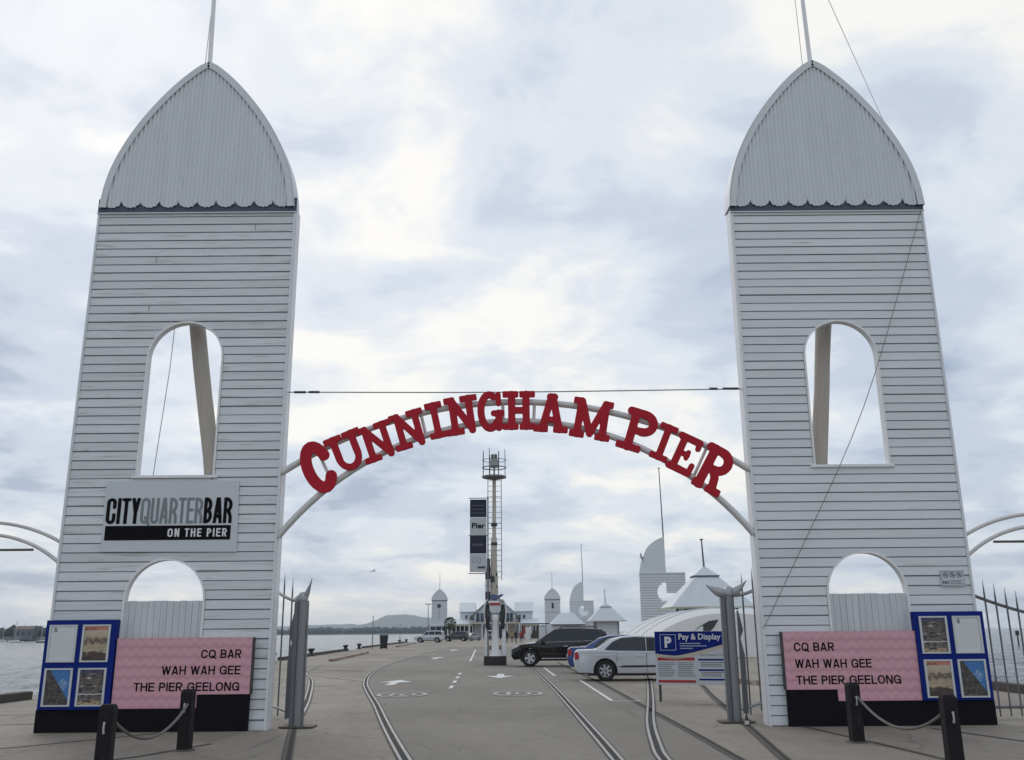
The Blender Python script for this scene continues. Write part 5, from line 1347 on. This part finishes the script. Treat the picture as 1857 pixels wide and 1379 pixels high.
def dome_tower(cx, y, label, ring):
    t = thing('dome_tower', (cx, y, 0), label, 'tower', 'far white towers with rounded hoods')
    h = 9.0; hw = 1.88
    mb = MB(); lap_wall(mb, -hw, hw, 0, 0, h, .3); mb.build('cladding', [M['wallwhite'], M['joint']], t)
    MB().box(-hw - .02, hw + .02, -.06, .30, h - .05, h + .15).build('dark_band', M['navy'], t)
    path = [(-x, h + .15 + z * .78) for x, z in HS[::-1]] + [(x, h + .15 + z * .78) for x, z in HS[1:]]
    MB().prism(path, -.03, .28).build('hood', M['corrug'], t)
    mb = MB(); ribbon_xz(mb, path, .02, .05, -.10, .6); mb.build('hood_roof', M['trimgrey'], t, smooth=40)
    MB().tube([(0, .3, 11.6), (0, .3, 15.8)], [.06, .03], 6).build('finial', M['steel'], t)
    if not ring:
        mb = MB(); mb.lathe([(.02, -.05), (.50, -.05), (.50, -.034), (.02, -.034)], 16, (-.1, 0, 7.8), 'y'); mb.build('round_window', M['glass'], t)
        MB().box(-.13, -.05, -.07, -.036, 4.6, 7.3).build('downpipe', M['inkgrey'], t)
        MB().box(-2.2, 2.2, -1.6, -.05, 3.0, 3.15).build('awning', M['roofgrey'], t)
        MB().box(-2.0, 2.0, -.14, -.034, .1, 2.9).build('shopfront', M['glassblue'], t)
        for x in (-2.1, -.7, .7, 2.1): MB().box(x - .07, x + .07, -1.55, -1.4, 0, 3.0).build('post', M['wallwhite'], t)
    else:
        MB().box(-.18, .32, -.06, -.034, 7.0, 8.3).build('window', M['glass'], t)
        MB().box(-hw - .1, hw + .1, -.12, .3, 6.1, 6.25).build('moulding', M['trimgrey'], t)
        mb = MB(); ribbon_xz(mb, [(.75 * math.cos(a), 4.7 + .75 * math.sin(a)) for a in np.linspace(0, 6.283, 20, endpoint=False)], .06, .06, -.07, -.033, closed=True); mb.build('round_frame', M['trimgrey'], t)
        mb = MB(); mb.lathe([(.02, -.042), (.68, -.042), (.68, -.034), (.02, -.034)], 16, (0, 0, 4.7), 'y'); mb.build('round_louvre', M['corrug'], t)
dome_tower(-18.05, 232, 'far white dome topped tower standing alone beside the street lamp on the left', False)
dome_tower(9.35, 232, 'far white dome topped tower on the right with a round louvre', True)
def kiosk(x, y, s, label):
    t = thing('kiosk', (x, y, 0), label, 'kiosk', 'hip roofed kiosks on the right')
    h = 3.5; w = 3.55 * s; d = 3.3 * s
    for a in (-1, 1):
        for b in (-1, 1): MB().box(a * w * .62 - .09, a * w * .62 + .09, b * d * .62 - .09, b * d * .62 + .09, 0, h).build('post', M['navy'], t)
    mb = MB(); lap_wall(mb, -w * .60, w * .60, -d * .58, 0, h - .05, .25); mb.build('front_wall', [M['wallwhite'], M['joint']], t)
    MB().box(-w * .60, -w * .58, -d * .55, d * .6, 0, h - .05).build('side_wall', M['wallwhite'], t)
    MB().box(w * .58, w * .60, -d * .55, d * .6, 0, h - .05).build('side_wall', M['wallwhite'], t)
    zt = h + 2.6; k = .28
    v = [(-w, -d, h), (w, -d, h), (w, d, h), (-w, d, h), (-w * k, -d * k, zt), (w * k, -d * k, zt), (w * k, d * k, zt), (-w * k, d * k, zt)]
    MB().add(v, [(3, 2, 1, 0), (4, 5, 6, 7)] + [(i, (i + 1) % 4, 4 + (i + 1) % 4, 4 + i) for i in range(4)]).build('roof', M['roofgrey'], t)
    mb = MB()
    for u in (-.86, -.72, -.3, .2, .72):
        for sgn in (-1,):
            mb.tube([(u * w, sgn * d, h + .02), (u * w * k, sgn * d * k, zt + .01)], .03, 4)
    mb.build('roof_seam', M['trimgrey'], t)
    MB().box(-w - .06, w + .06, -d - .10, -d - .0, h - .14, h + .02).build('gutter', M['mastcream'] if s > .9 else M['navy'], t)
    MB().box(-w - .10, -w, -d, d, h - .14, h + .02).build('gutter', M['mastcream'] if s > .9 else M['navy'], t)
    MB().box(w * k * -1 - .12, w * k + .12, -d * k - .12, d * k + .12, zt, zt + .10).build('cap_moulding', M['navy'], t)
    kk = k + .02
    v = [(-w * kk, -d * kk, zt + .10), (w * kk, -d * kk, zt + .10), (w * kk, d * kk, zt + .10), (-w * kk, d * kk, zt + .10), (0, 0, zt + .95)]
    MB().add(v, [(3, 2, 1, 0)] + [(i, (i + 1) % 4, 4) for i in range(4)]).build('roof_cap', M['roofgrey'], t)
    MB().tube([(0, 0, zt + .9), (-.08, 0, zt + 3.2)], [.09, .06], 8).build('finial', M['steel'], t)
    MB().lathe([(.05, zt + 3.2), (.17, zt + 3.22), (.17, zt + 3.3), (.05, zt + 3.34)], 8, (-.08, 0, 0)).build('finial_cap', M['steel'], t)
kiosk(16.75, 83.3, 1.0, 'near hip roofed white kiosk with a finial rising behind the parking sign')
kiosk(17.9, 187, 1.0, 'far hip roofed kiosk with dark corner posts and tall finial')
def marquee():
    t = thing('marquee', (13.2, 66, 0), 'large white vaulted marquee behind the parked cars and parking sign', 'tent')
    # vault: half-ellipse profile across x, axis along y, hipped at both ends
    def prof(u): return 1 - abs(u) ** 2.3
    mb = MB(); nx, ny = 30, 10; v = []
    W, D, H = 6.6, 7.0, 2.95
    for j in range(ny + 1):
        q = j / ny; yy = -D + 2 * D * q; e = 1 - abs(2 * q - 1) ** 6 * .12
        for i in range(nx + 1):
            u = i / nx * 2 - 1; v.append((u * W * e, yy, H * e * max(prof(u), 0) ** .8))
    f = [(j * (nx + 1) + i, j * (nx + 1) + i + 1, (j + 1) * (nx + 1) + i + 1, (j + 1) * (nx + 1) + i) for j in range(ny) for i in range(nx)]
    f += [tuple(range(nx + 1)), tuple(range((nx + 1) * ny + nx, (nx + 1) * ny - 1, -1))]
    mb.add(v, f); mb.build('canvas_roof', M['tent'], t, smooth=40)
    rib = lambda yy, r, m: MB().tube([(math.copysign(abs(u) ** 1, u) * W * 1.003, yy, .01 + H * 1.004 * max(prof(u), 0) ** .8) for u in np.linspace(-1, 1, 40)], r, 6).build('rib', M[m], t, smooth=60)
    rib(-D + .0, .03, 'trimgrey'); rib(-D * .4, .025, 'trimgrey'); rib(D * .2, .03, 'trimgrey')
    # eye-shaped opening in the front canvas
    lens = [(-2.6, 1.15), (-1.9, 1.15), (-1.35, 1.30), (-.9, 1.75), (-.62, 2.18), (-.72, 2.28), (-1.3, 2.18), (-1.9, 1.85), (-2.4, 1.4)]
    MB().prism(lens, -D - .06, -D - .02).build('opening', M['darksteel'], t)
    MB().prism([(-2.5, 1.2), (-1.95, 1.2), (-1.65, 1.35), (-1.62, 1.85), (-1.8, 1.80), (-2.3, 1.42)], -D - .075, -D - .062).build('clear_panel', M['whiteprint'], t)
    mb = MB(); ribbon_xz(mb, lens, .03, .05, -D - .10, -D - .077, closed=True); mb.build('opening_hem', M['tent'], t)
marquee()
def shed():
    t = thing('vent_hut', (12.4, 46.5, 0), 'small grey hut with curved top seen through the right gate bars', 'hut')
    pts = [(0, 0), (1.1, 0), (1.1, 1.45), (.75, 1.42), (.4, 1.3), (.15, 1.05), (0, .85)]
    MB().prism(pts, 0, 1.4).build('wall', M['steel_light'], t, bevel=.02)
    mb = MB(); ribbon_xz(mb, pts[2:], .0, .06, -.08, 1.5); mb.build('roof', M['cream'], t)
    MB().box(.3, .8, -.02, -.002, .05, .8).build('door', M['steel'], t)
shed()
def restaurant():
    Y = 250
    t = thing('restaurant_building', (-5, Y, 0), 'two storey white gabled building at the far end of the pier', 'building')
    B = lambda mb, n, m, par=None, **k: mb.build(n, M[m], par or t, **k)
    mb = MB(); lap_wall(mb, -5.4, 5.4, 0, 0, 6.0, .35)
    z = 6.0
    while z < 10.6:
        hw = 5.4 * (10.9 - z - .17) / 4.9; lap_wall(mb, -hw, hw, 0, z, z + .35, .35); z += .35
    B(mb, 'gable_wall', 'wallwhite')
    B(MB().box(-5.4, 5.4, .3, 12, 0, 6.0), 'wall', 'wallwhite')
    for s in (-1, 1):
        v = [(0, -1.0, 11.05), (s * 6.4, -1.0, 5.3), (s * 6.4, 13, 5.3), (0, 13, 11.05), (0, -1.0, 11.25), (s * 6.4, -1.0, 5.5), (s * 6.4, 13, 5.5), (0, 13, 11.25)]
        B(MB().add(v, [(0, 1, 2, 3), (7, 6, 5, 4), (0, 4, 5, 1), (1, 5, 6, 2), (2, 6, 7, 3), (3, 7, 4, 0)]), 'roof', 'roofgrey')
        v = [(0, -1.08, 10.95), (s * 6.4, -1.08, 5.2), (s * 6.4, -1.08, 5.45), (0, -1.08, 11.25), (0, -1.0, 10.95), (s * 6.4, -1.0, 5.2), (s * 6.4, -1.0, 5.45), (0, -1.0, 11.25)]
        B(MB().add(v, [(0, 1, 2, 3), (7, 6, 5, 4), (0, 4, 5, 1), (1, 5, 6, 2), (2, 6, 7, 3), (3, 7, 4, 0)]), 'bargeboard', 'inkgrey')
    o = B(MB().lathe([(.02, -.07), (.45, -.07), (.45, -.035), (.02, -.035)], 14, (-2.0, 0, 9.2), 'y'), 'round_window', 'glass')
    for x in (-4.4, -3.3, 2.2, 3.3, 4.3):
        o = B(MB().box(x - .42, x + .42, -.07, -.035, 4.15, 6.4), 'window', 'doorblue')
        B(MB().box(x - .30, x - .03, -.085, -.072, 4.3, 6.25), 'pane', 'glassblue', o); B(MB().box(x + .03, x + .30, -.085, -.072, 4.3, 6.25), 'pane', 'glassblue', o)
    B(MB().box(-1.6, 1.6, -.07, -.035, 4.15, 6.9), 'glazed_door', 'glassblue')
    B(MB().box(-6.6, 6.6, -3.2, .0, 3.65, 3.9), 'balcony_floor', 'cream')
    mb = MB(); mb.box(-6.6, 6.6, -3.2, -3.12, 4.85, 4.95)
    for k in range(45): mb.box(-6.58 + k * .299, -6.50 + k * .299, -3.19, -3.13, 3.9, 4.85)
    B(mb, 'balustrade', 'railing')
    for x in (-6.4, -3.2, 0, 3.2, 6.4): B(MB().box(x - .13, x + .13, -3.2, -2.94, 0, 3.65), 'column', 'wallwhite')
    B(MB().box(-5.2, -3.5, -.06, -.035, .05, 3.0), 'door', 'steel_light'); B(MB().box(-3.0, -.6, -.06, -.035, .3, 3.0), 'shop_window', 'glassblue')
    B(MB().box(.6, 3.0, -.06, -.035, .3, 3.0), 'shop_window', 'glassblue'); B(MB().box(3.4, 5.2, -.06, -.035, .05, 3.0), 'door', 'cream')
    for x0, x1 in ((-9.2, -5.45), (5.45, 9.9)):
        mb = MB(); lap_wall(mb, x0, x1, 2.5, 0, 6.9, .35); B(mb, 'wing_wall', 'wallwhite')
        B(MB().prism([(x0, 0), (x1, 0), (x1, 6.9), (x0, 6.9)], 2.8, 12), 'wing_block', 'wallwhite')
        v = [(x0 - .3, 1.6, 6.8), (x1 + .3, 1.6, 6.8), (x1 + .3, 7, 9.3), (x0 - .3, 7, 9.3), (x0 - .3, 12.4, 6.8), (x1 + .3, 12.4, 6.8)]
        B(MB().add(v, [(0, 1, 2, 3), (3, 2, 5, 4), (0, 4, 5, 1), (0, 3, 4), (1, 5, 2)]), 'wing_roof', 'roofgrey')
        for k in range(2):
            xw = (x0 + x1) / 2 - .6 + k * 1.2 + (.4 if x0 < 0 else -.6)
            o = B(MB().box(xw - .36, xw + .36, 2.42, 2.465, 4.2, 6.0), 'window', 'trimgrey'); B(MB().box(xw - .28, xw + .28, 2.40, 2.419, 4.3, 5.9), 'pane', 'glassblue', o)
    # verandahs either side
    for x0, x1, s in ((-12.2, -5.5, -1), (6.7, 11.5, 1)):
        v = [(x0, -2.5, 3.7), (x1, -2.5, 3.7), (x1, 2.4, 5.0), (x0, 2.4, 5.0), (x0, -2.5, 3.55), (x1, -2.5, 3.55), (x1, 2.4, 4.85), (x0, 2.4, 4.85)]
        B(MB().add(v, [(0, 1, 2, 3), (7, 6, 5, 4), (0, 4, 5, 1), (1, 5, 6, 2), (2, 6, 7, 3), (3, 7, 4, 0)]), 'verandah_roof', 'roofgrey')
        n = 7
        for k in range(n):
            x = x0 + .15 + (x1 - x0 - .3) * k / (n - 1)
            B(MB().box(x - .08, x + .08, -2.45, -2.3, 0, 3.55), 'post', 'wallwhite')
        B(MB().box(x0 + .1, x1 - .1, 2.0, 2.3, 0, 3.2), 'dark_shopfront', 'glass')
        B(MB().box(x0, x1, -2.52, -2.40, 3.15, 3.52), 'valance', 'cream')
restaurant()
def pergola():
    t = thing('pergola', (2.0, 205, 0), 'dark framed white screens beside the walkers far right of the mast', 'shelter')
    for k in range(5): MB().box(k * 1.6 - .07, k * 1.6 + .07, -.07, .07, 0, 3.1).build('post', M['navy'], t)
    MB().box(-.3, 6.8, -.3, .3, 3.1, 3.35).build('beam', M['navy'], t)
    for k in (0, 2, 3): MB().box(k * 1.6 + .1, k * 1.6 + 1.5, -.03, .03, .1, 2.6).build('screen', M['wallwhite'], t)
    MB().box(1.7, 3.1, -.1, .1, .2, 1.9).build('planter_rack', M['railing'], t)
pergola()
def pavilion(x, y, w, h, label):
    t = thing('pavilion', (x, y, 0), label, 'pavilion', 'low white pavilions near the pier end')
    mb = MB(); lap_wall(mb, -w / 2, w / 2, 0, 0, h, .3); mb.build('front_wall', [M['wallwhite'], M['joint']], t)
    v = [(-w / 2 - .5, -.6, h), (w / 2 + .5, -.6, h), (w / 2 + .5, 6, h), (-w / 2 - .5, 6, h), (-w * .22, 2.6, h + 2.3), (w * .22, 2.6, h + 2.3)]
    MB().add(v, [(0, 1, 5, 4), (2, 3, 4, 5), (1, 2, 5), (3, 0, 4), (3, 2, 1, 0)]).build('roof', M['roofgrey'], t)
    MB().box(-w / 2 - .5, w / 2 + .5, -.72, -.60, h - .16, h + .02).build('fascia', M['navy'], t)
    for k in (-1, 1): MB().box(k * w * .25 - .6, k * w * .25 + .6, -.09, -.055, .2, h - .8).build('door', M['glassblue'], t)
pavilion(10.9, 196, 6.2, 3.0, 'low white pavilion with a hipped roof beside the far fin wall')
pavilion(14.3, 206, 4.6, 4.2, 'narrow white pavilion behind the far hip roofed kiosk')
def umbrella(x, y, m, label):
    t = thing('parasol', (x, y, 0), label, 'parasol', 'closed parasols near the walkers')
    MB().tube([(0, 0, 0), (0, 0, 2.7)], .03, 6).build('pole', M['steel'], t)
    MB().lathe([(.03, 2.75), (.16, 2.3), (.22, 1.5), (.14, 1.2)], 10).build('canopy', M[m], t, smooth=50)
umbrella(1.9, 176, 'clothred', 'closed red parasol beside the walkers')
umbrella(3.1, 178, 'bannerlight', 'closed pale parasol beside the walkers')
def shrub(x, y, h, label, seed, z0=0.0):
    t = thing('tree', (x, y, 0), label, 'tree'); rnd = random.Random(seed)
    MB().tube([(0, 0, 0), (.05, 0, h * .5), (.0, 0, h * .85)], [.10, .07, .03], 6).build('trunk', M['log'], t)
    mb = MB()
    for k in range(800):
        a = rnd.uniform(0, 6.28); rr = h * .30 * rnd.random() ** .5; zz = h * (.72 + .28 * rnd.uniform(-1, 1)); rr *= math.sqrt(max(0, 1.08 - ((zz / h - .72) / .28) ** 2)); s = .19
        c = Vector((rr * math.cos(a), rr * math.sin(a), zz)); d = Vector((rnd.gauss(0, 1), rnd.gauss(0, 1), rnd.gauss(0, 1))).normalized(); e = d.orthogonal().normalized()
        mb.add([c - d * s, c + e * s * .4, c + d * s, c - e * s * .4], [(0, 1, 2, 3)])
    mb.build('crown', M['leaf'], t)
shrub(-15.0, 226, 5.0, 'small dark tree beside the far left dome tower', 1)

# ------------------------------------------------------------------ people
def person(x, y, rz, coat, legs, label, stride, h=1.7):
    t = thing('person', (x, y, 0), label, 'person', 'people walking on the pier', rz)
    J = {'pelvis': (0, 0, .95, .15), 'waist': (0, 0, 1.10, .14), 'chest': (0, 0, 1.33, .165), 'neck': (0, 0, 1.48, .06), 'head': (0, .02, 1.58, .095), 'top': (0, .01, 1.67, .085),
         'lh': (.10, 0, .90, .095), 'lk': (.11, stride, .50, .065), 'la': (.11, stride * .8, .09, .045), 'lt': (.12, stride * .8 + .16, .035, .04),
         'rh': (-.10, 0, .90, .095), 'rk': (-.11, -stride * .3, .50, .065), 'ra': (-.11, -stride * 1.3, .10, .045), 'rt': (-.12, -stride * 1.3 + .16, .035, .04),
         'ls': (.19, 0, 1.42, .07), 'le': (.25, -stride * .3, 1.14, .05), 'lw': (.26, -stride * .1 + .06, .90, .038), 'lf': (.26, .08, .80, .04),
         'rs': (-.19, 0, 1.42, .07), 're': (-.25, stride * .3, 1.14, .05), 'rw': (-.26, stride * .4 + .06, .90, .038), 'rf': (-.26, stride * .4 + .08, .80, .04)}
    E_ = [('pelvis', 'waist'), ('waist', 'chest'), ('chest', 'neck'), ('neck', 'head'), ('head', 'top'), ('pelvis', 'lh'), ('lh', 'lk'), ('lk', 'la'), ('la', 'lt'), ('pelvis', 'rh'), ('rh', 'rk'), ('rk', 'ra'), ('ra', 'rt'),
          ('chest', 'ls'), ('ls', 'le'), ('le', 'lw'), ('lw', 'lf'), ('chest', 'rs'), ('rs', 're'), ('re', 'rw'), ('rw', 'rf')]
    ks = list(J); me = bpy.data.meshes.new('body'); me.from_pydata([J[k][:3] for k in ks], [(ks.index(a), ks.index(b)) for a, b in E_], [])
    o = bpy.data.objects.new('body', me); COL.objects.link(o)
    o.modifiers.new('skin', 'SKIN'); o.modifiers.new('sub', 'SUBSURF').levels = 1
    if not me.skin_vertices: me.skin_vertices.new()
    for i, k in enumerate(ks): me.skin_vertices[0].data[i].radius = (J[k][3], J[k][3])
    me.skin_vertices[0].data[0].use_root = True
    dg = bpy.context.evaluated_depsgraph_get(); nm = bpy.data.meshes.new_from_object(o.evaluated_get(dg)); bpy.data.objects.remove(o)
    for m_ in (M[coat], M[legs], M['skin']): nm.materials.append(m_)
    for p in nm.polygons:
        c = p.center; p.use_smooth = True
        p.material_index = 2 if c.z > 1.49 or (abs(c.x) > .2 and c.z < .88 and c.z > .7) else (0 if c.z > .86 else 1)
    b = link('body', nm, t)
    MB().lathe([(.02, 1.71), (.08, 1.70), (.105, 1.64), (.10, 1.56), (.07, 1.52)], 12, (0, -.015, 0)).build('hair', M['hair'], t, smooth=60)
person(-1.05, 139, 0, 'clothblack', 'clothblack', 'person in black walking away, nearest the light mast', .18)
person(.25, 141, R(8), 'clothblack', 'denim', 'person in a dark coat walking away between two others', .14)
person(1.0, 143, R(-5), 'clothred', 'denim', 'person in a red jacket walking beside the black car', .2)
person(-.35, 150, R(0), 'clothtan', 'denim', 'person in a tan jacket a little farther along the pier', .16)

# ------------------------------------------------------------------ gulls
def gull(x, y, z, rz, roll, label):
    t = thing('gull', (x, y, z), label, 'bird', 'gulls in flight', rz); t.rotation_euler = (0, roll, rz)
    mb = MB(); mb.tube([(0, .24, 0), (0, .17, .01), (0, .05, 0), (0, -.10, 0), (0, -.25, .01), (0, -.36, .01)], [.012, .045, .075, .07, .035, .05], 8)
    for s in (-1, 1):
        v = [(s * .05, .10, .02), (s * .05, -.07, .02), (s * .34, .14, .13), (s * .34, -.03, .12), (s * .72, -.02, .04), (s * .70, -.08, .035)]
        v2 = [(a, b, c - .012) for a, b, c in v]
        mb.add(v + v2, [(0, 2, 3, 1), (2, 4, 5, 3), (7, 9, 8, 6), (9, 11, 10, 8), (0, 6, 8, 2), (2, 8, 10, 4), (1, 3, 9, 7), (3, 5, 11, 9), (4, 10, 11, 5)])
    mb.build('body', M['gull'], t, smooth=50)
gull(-16.3, 110, 8.55, R(60), R(-22), 'grey gull flying above the sea left of the mast')
gull(13.45, 99, 9.0, R(70), R(35), 'grey gull flying beside the near fin wall')

# ------------------------------------------------------------------ boats, markers, far shore
def yacht(x, y, L, mh, hull, rz, label, dark=False, sails=True):
    t = thing('moored_boat', (x, y, SEA), label, 'boat', 'boats moored in the bay', rz)
    prof = []
    v = []; st = [(-.5, .75, .28), (-.3, .95, .24), (0, 1, .22), (.25, .85, .26), (.42, .45, .32), (.5, .04, .38)]
    bw = L * .15
    for u, k, zt in st:
        for yy, zz in ((-1, zt), (-.75, -.05), (.75, -.05), (1, zt)): v.append((u * L, yy * k * bw, zz * L * .35))
    f = [(i * 4 + k, i * 4 + (k + 1) % 4, i * 4 + 4 + (k + 1) % 4, i * 4 + 4 + k) for i in range(5) for k in range(4)] + [(3, 2, 1, 0), (20, 21, 22, 23)]
    MB().add(v, f).build('hull', M[hull], t, bevel=.02, smooth=40)
    MB().prism([(-.22 * L, .08 * L), (.20 * L, .08 * L), (.10 * L, .15 * L), (-.18 * L, .16 * L)], -bw * .5, bw * .5).build('cabin', M['boathull'], t, bevel=.05)
    if sails:
        MB().tube([(.05 * L, 0, .08 * L), (.05 * L, 0, mh)], [.17, .13], 6).build('mast', M['steel_light'], t)
        MB().tube([(.05 * L, 0, .28 * L), (-.38 * L, 0, .27 * L)], .10, 6).build('boom', M['bannerlight'], t)
        MB().tube([(.49 * L, 0, .13 * L), (.05 * L, 0, mh * .97), (-.49 * L, 0, .12 * L)], .035, 4).build('rigging', M['wire'], t)
rb = random.Random(8)
spots = [(28, 1166, 10, 12.5, 'boathull', 'white yacht nearest the left frame edge'), (75, 1166, 9, 9.5, 'boatdark', 'dark hulled boat in front of the left shore beside the tower'), (4, 1164, 9, 11, 'boathull', 'white yacht cut by the edge of the bay view'),
         (41, 1161.5, 11, 15.5, 'boathull', 'yacht with the tallest mast in the left bay'), (58, 1160.5, 10, 11, 'boatdark', 'dark yacht moored just behind the tallest mast'), (86, 1160.5, 10, 12, 'boathull', 'white yacht moored close against the left tower edge')]
for px, py, L, mh, hl, lb in spots:
    g = G(px, py, SEA); yacht(g[0], g[1], L, mh, hl, rb.uniform(-.5, .5) + (0 if rb.random() < .5 else 3.1), lb)
for px, py, mh, lb in ((620, 1152.2, 13, 'distant yacht with a thin mast in the middle of the bay'), (535, 1152.8, 9, 'small distant boat near the left gate post')):
    g = G(px, py, SEA); yacht(g[0], g[1], 10, mh, 'boathull', .4, lb)
g = G(1848, 1172, SEA); t = thing('channel_marker', (g[0], g[1], SEA), 'dark channel marker post standing in the sea on the right', 'marker')
MB().tube([(0, 0, -.5), (0, 0, 3.0)], .16, 8).build('pile', M['beam'], t); MB().box(-.4, .4, -.06, .06, 2.2, 3.2).build('board', M['darksteel'], t)

def wood(name, pts, hmin, hmax, n, seed, label, base):
    """a far shore: strip of ground with many crown lumps on it; one mass"""
    rnd = random.Random(seed); mb = MB()
    ico = [(0, 0, 1), (.894, 0, .447), (.276, .851, .447), (-.724, .526, .447), (-.724, -.526, .447), (.276, -.851, .447), (.724, .526, -.447), (-.276, .851, -.447), (-.894, 0, -.447), (-.276, -.851, -.447), (.724, -.526, -.447), (0, 0, -1)]
    icf = [(0, 1, 2), (0, 2, 3), (0, 3, 4), (0, 4, 5), (0, 5, 1), (1, 6, 2), (2, 7, 3), (3, 8, 4), (4, 9, 5), (5, 10, 1), (6, 7, 2), (7, 8, 3), (8, 9, 4), (9, 10, 5), (10, 6, 1), (11, 7, 6), (11, 8, 7), (11, 9, 8), (11, 10, 9), (11, 6, 10)]
    for _ in range(n):
        u = rnd.random(); i = min(int(u * (len(pts) - 1)), len(pts) - 2); q = u * (len(pts) - 1) - i
        a, b = pts[i], pts[i + 1]; x = a[0] + (b[0] - a[0]) * q; y = a[1] + (b[1] - a[1]) * q + rnd.uniform(0, 60)
        hh = (hmin + (hmax - hmin) * (0.5 + .5 * mnoise.noise(Vector((x * .012, y * .01, seed))) + rnd.uniform(-.3, .3) * .6)); r_ = hh * rnd.uniform(.35, .8)
        mb.add([(x + c[0] * r_ * rnd.uniform(.8, 1.2), y + c[1] * r_, base + hh * .5 + c[2] * hh * .55 * rnd.uniform(.8, 1.15)) for c in ico], icf)
    mb.build(name, M['farwood'])
    return bpy.data.objects[name]
tag(wood('shore_woodland', [(-1150, 900), (-560, 800), (-330, 700), (-260, 705)], 5, 13, 900, 3, '', SEA), 'dark trees and roofs along the near left shore of the bay', kind='stuff')
tag(wood('far_woodland', [(-1500, 3000), (-600, 2700), (-150, 2650), (300, 2900)], 10, 24, 1300, 5, '', SEA), 'dark line of trees along the far shore of the bay', kind='stuff')
def land(name, pts, label, depth=900, z=1.2):
    mb = MB(); n = len(pts)
    v = [(x, y - 12, SEA - .5) for x, y in pts] + [(x, y, z) for x, y in pts] + [(x, y + depth, z) for x, y in pts]
    f = [(i, i + 1, n + i + 1, n + i) for i in range(n - 1)] + [(n + i, n + i + 1, 2 * n + i + 1, 2 * n + i) for i in range(n - 1)]
    tag(mb.add(v, f).build(name, M['farwood']), label, kind='structure')
land('shore', [(-1150, 890), (-560, 790), (-330, 690), (-250, 700)], 'low shore of the bay on the left', 300)
land('shore', [(-2600, 3300), (-1500, 2990), (-600, 2690), (-150, 2640), (300, 2890)], 'low far shore of the bay', 4500)
def hills():
    mb = MB(); nx, ny = 90, 16; v = []
    for j in range(ny + 1):
        for i in range(nx + 1):
            px = 380 + 520 * i / nx; u = px
            prof = 9 + 6 * math.exp(-((u - 560) / 90) ** 2) + 20 * math.exp(-((u - 745) / 48) ** 2) + 10 * math.exp(-((u - 705) / 30) ** 2) + 14 * math.exp(-((u - 812) / 32) ** 2) + 5 * math.exp(-((u - 640) / 50) ** 2)
            Yd = 6500 + 1500 * j / ny; x = (px - 928) / FPX * Yd
            s = math.sin(math.pi * min(j / ny * 1.0, 1) ) 
            hgt = prof / FPX * 7200 * s * (1 + .10 * mnoise.noise(Vector((i * .22, j * .5, 0))) + .05 * mnoise.noise(Vector((i * .6, j * .9, 3))))
            v.append((x, Yd, hgt - 6))
    f = [(j * (nx + 1) + i, j * (nx + 1) + i + 1, (j + 1) * (nx + 1) + i + 1, (j + 1) * (nx + 1) + i) for j in range(ny) for i in range(nx)]
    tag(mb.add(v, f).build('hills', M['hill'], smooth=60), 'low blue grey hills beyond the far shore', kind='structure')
hills()
def waterfront_house(x, y, w, h, label):
    t = thing('waterfront_house', (x, y, 0), label, 'house', 'houses along the near left shore')
    MB().box(-w / 2, w / 2, 0, 8, -1, h).build('wall', M['steel'], t)
    v = [(-w / 2 - .4, -.4, h), (w / 2 + .4, -.4, h), (w / 2 + .4, 8.4, h), (-w / 2 - .4, 8.4, h), (-w / 2 + 1, 4, h + 2.4), (w / 2 - 1, 4, h + 2.4)]
    MB().add(v, [(0, 1, 5, 4), (2, 3, 4, 5), (1, 2, 5), (3, 0, 4), (3, 2, 1, 0)]).build('roof', M['railing'], t)
    for k in range(3): MB().box(-w * .35 + k * w * .3, -w * .2 + k * w * .3, -.05, -.005, h * .35, h * .75).build('window', M['glassblue'], t)
waterfront_house(-352, 690, 14, 6.2, 'dark roofed house on the near left shore beside the tower edge')
waterfront_house(-378, 694, 12, 5.0, 'dark roofed house on the near left shore towards the frame edge')

# ------------------------------------------------------------------ haze
hz = bpy.data.materials.new('sea_haze'); hz.use_nodes = True; _t = hz.node_tree; _t.nodes.clear()
_o = _t.nodes.new('ShaderNodeOutputMaterial'); _p = _t.nodes.new('ShaderNodeVolumePrincipled')
_p.inputs['Color'].default_value = (0.80, 0.88, 0.97, 1); _p.inputs['Density'].default_value = 0.00008; _p.inputs['Anisotropy'].default_value = 0.2
_t.links.new(_p.outputs[0], _o.inputs['Volume'])
tag(MB().box(-12600, 12600, -1900, 12600, -3.4, 220).build('haze', hz), 'thin pale sea haze over the bay', kind='stuff')
scene.cycles.volume_bounces = 2
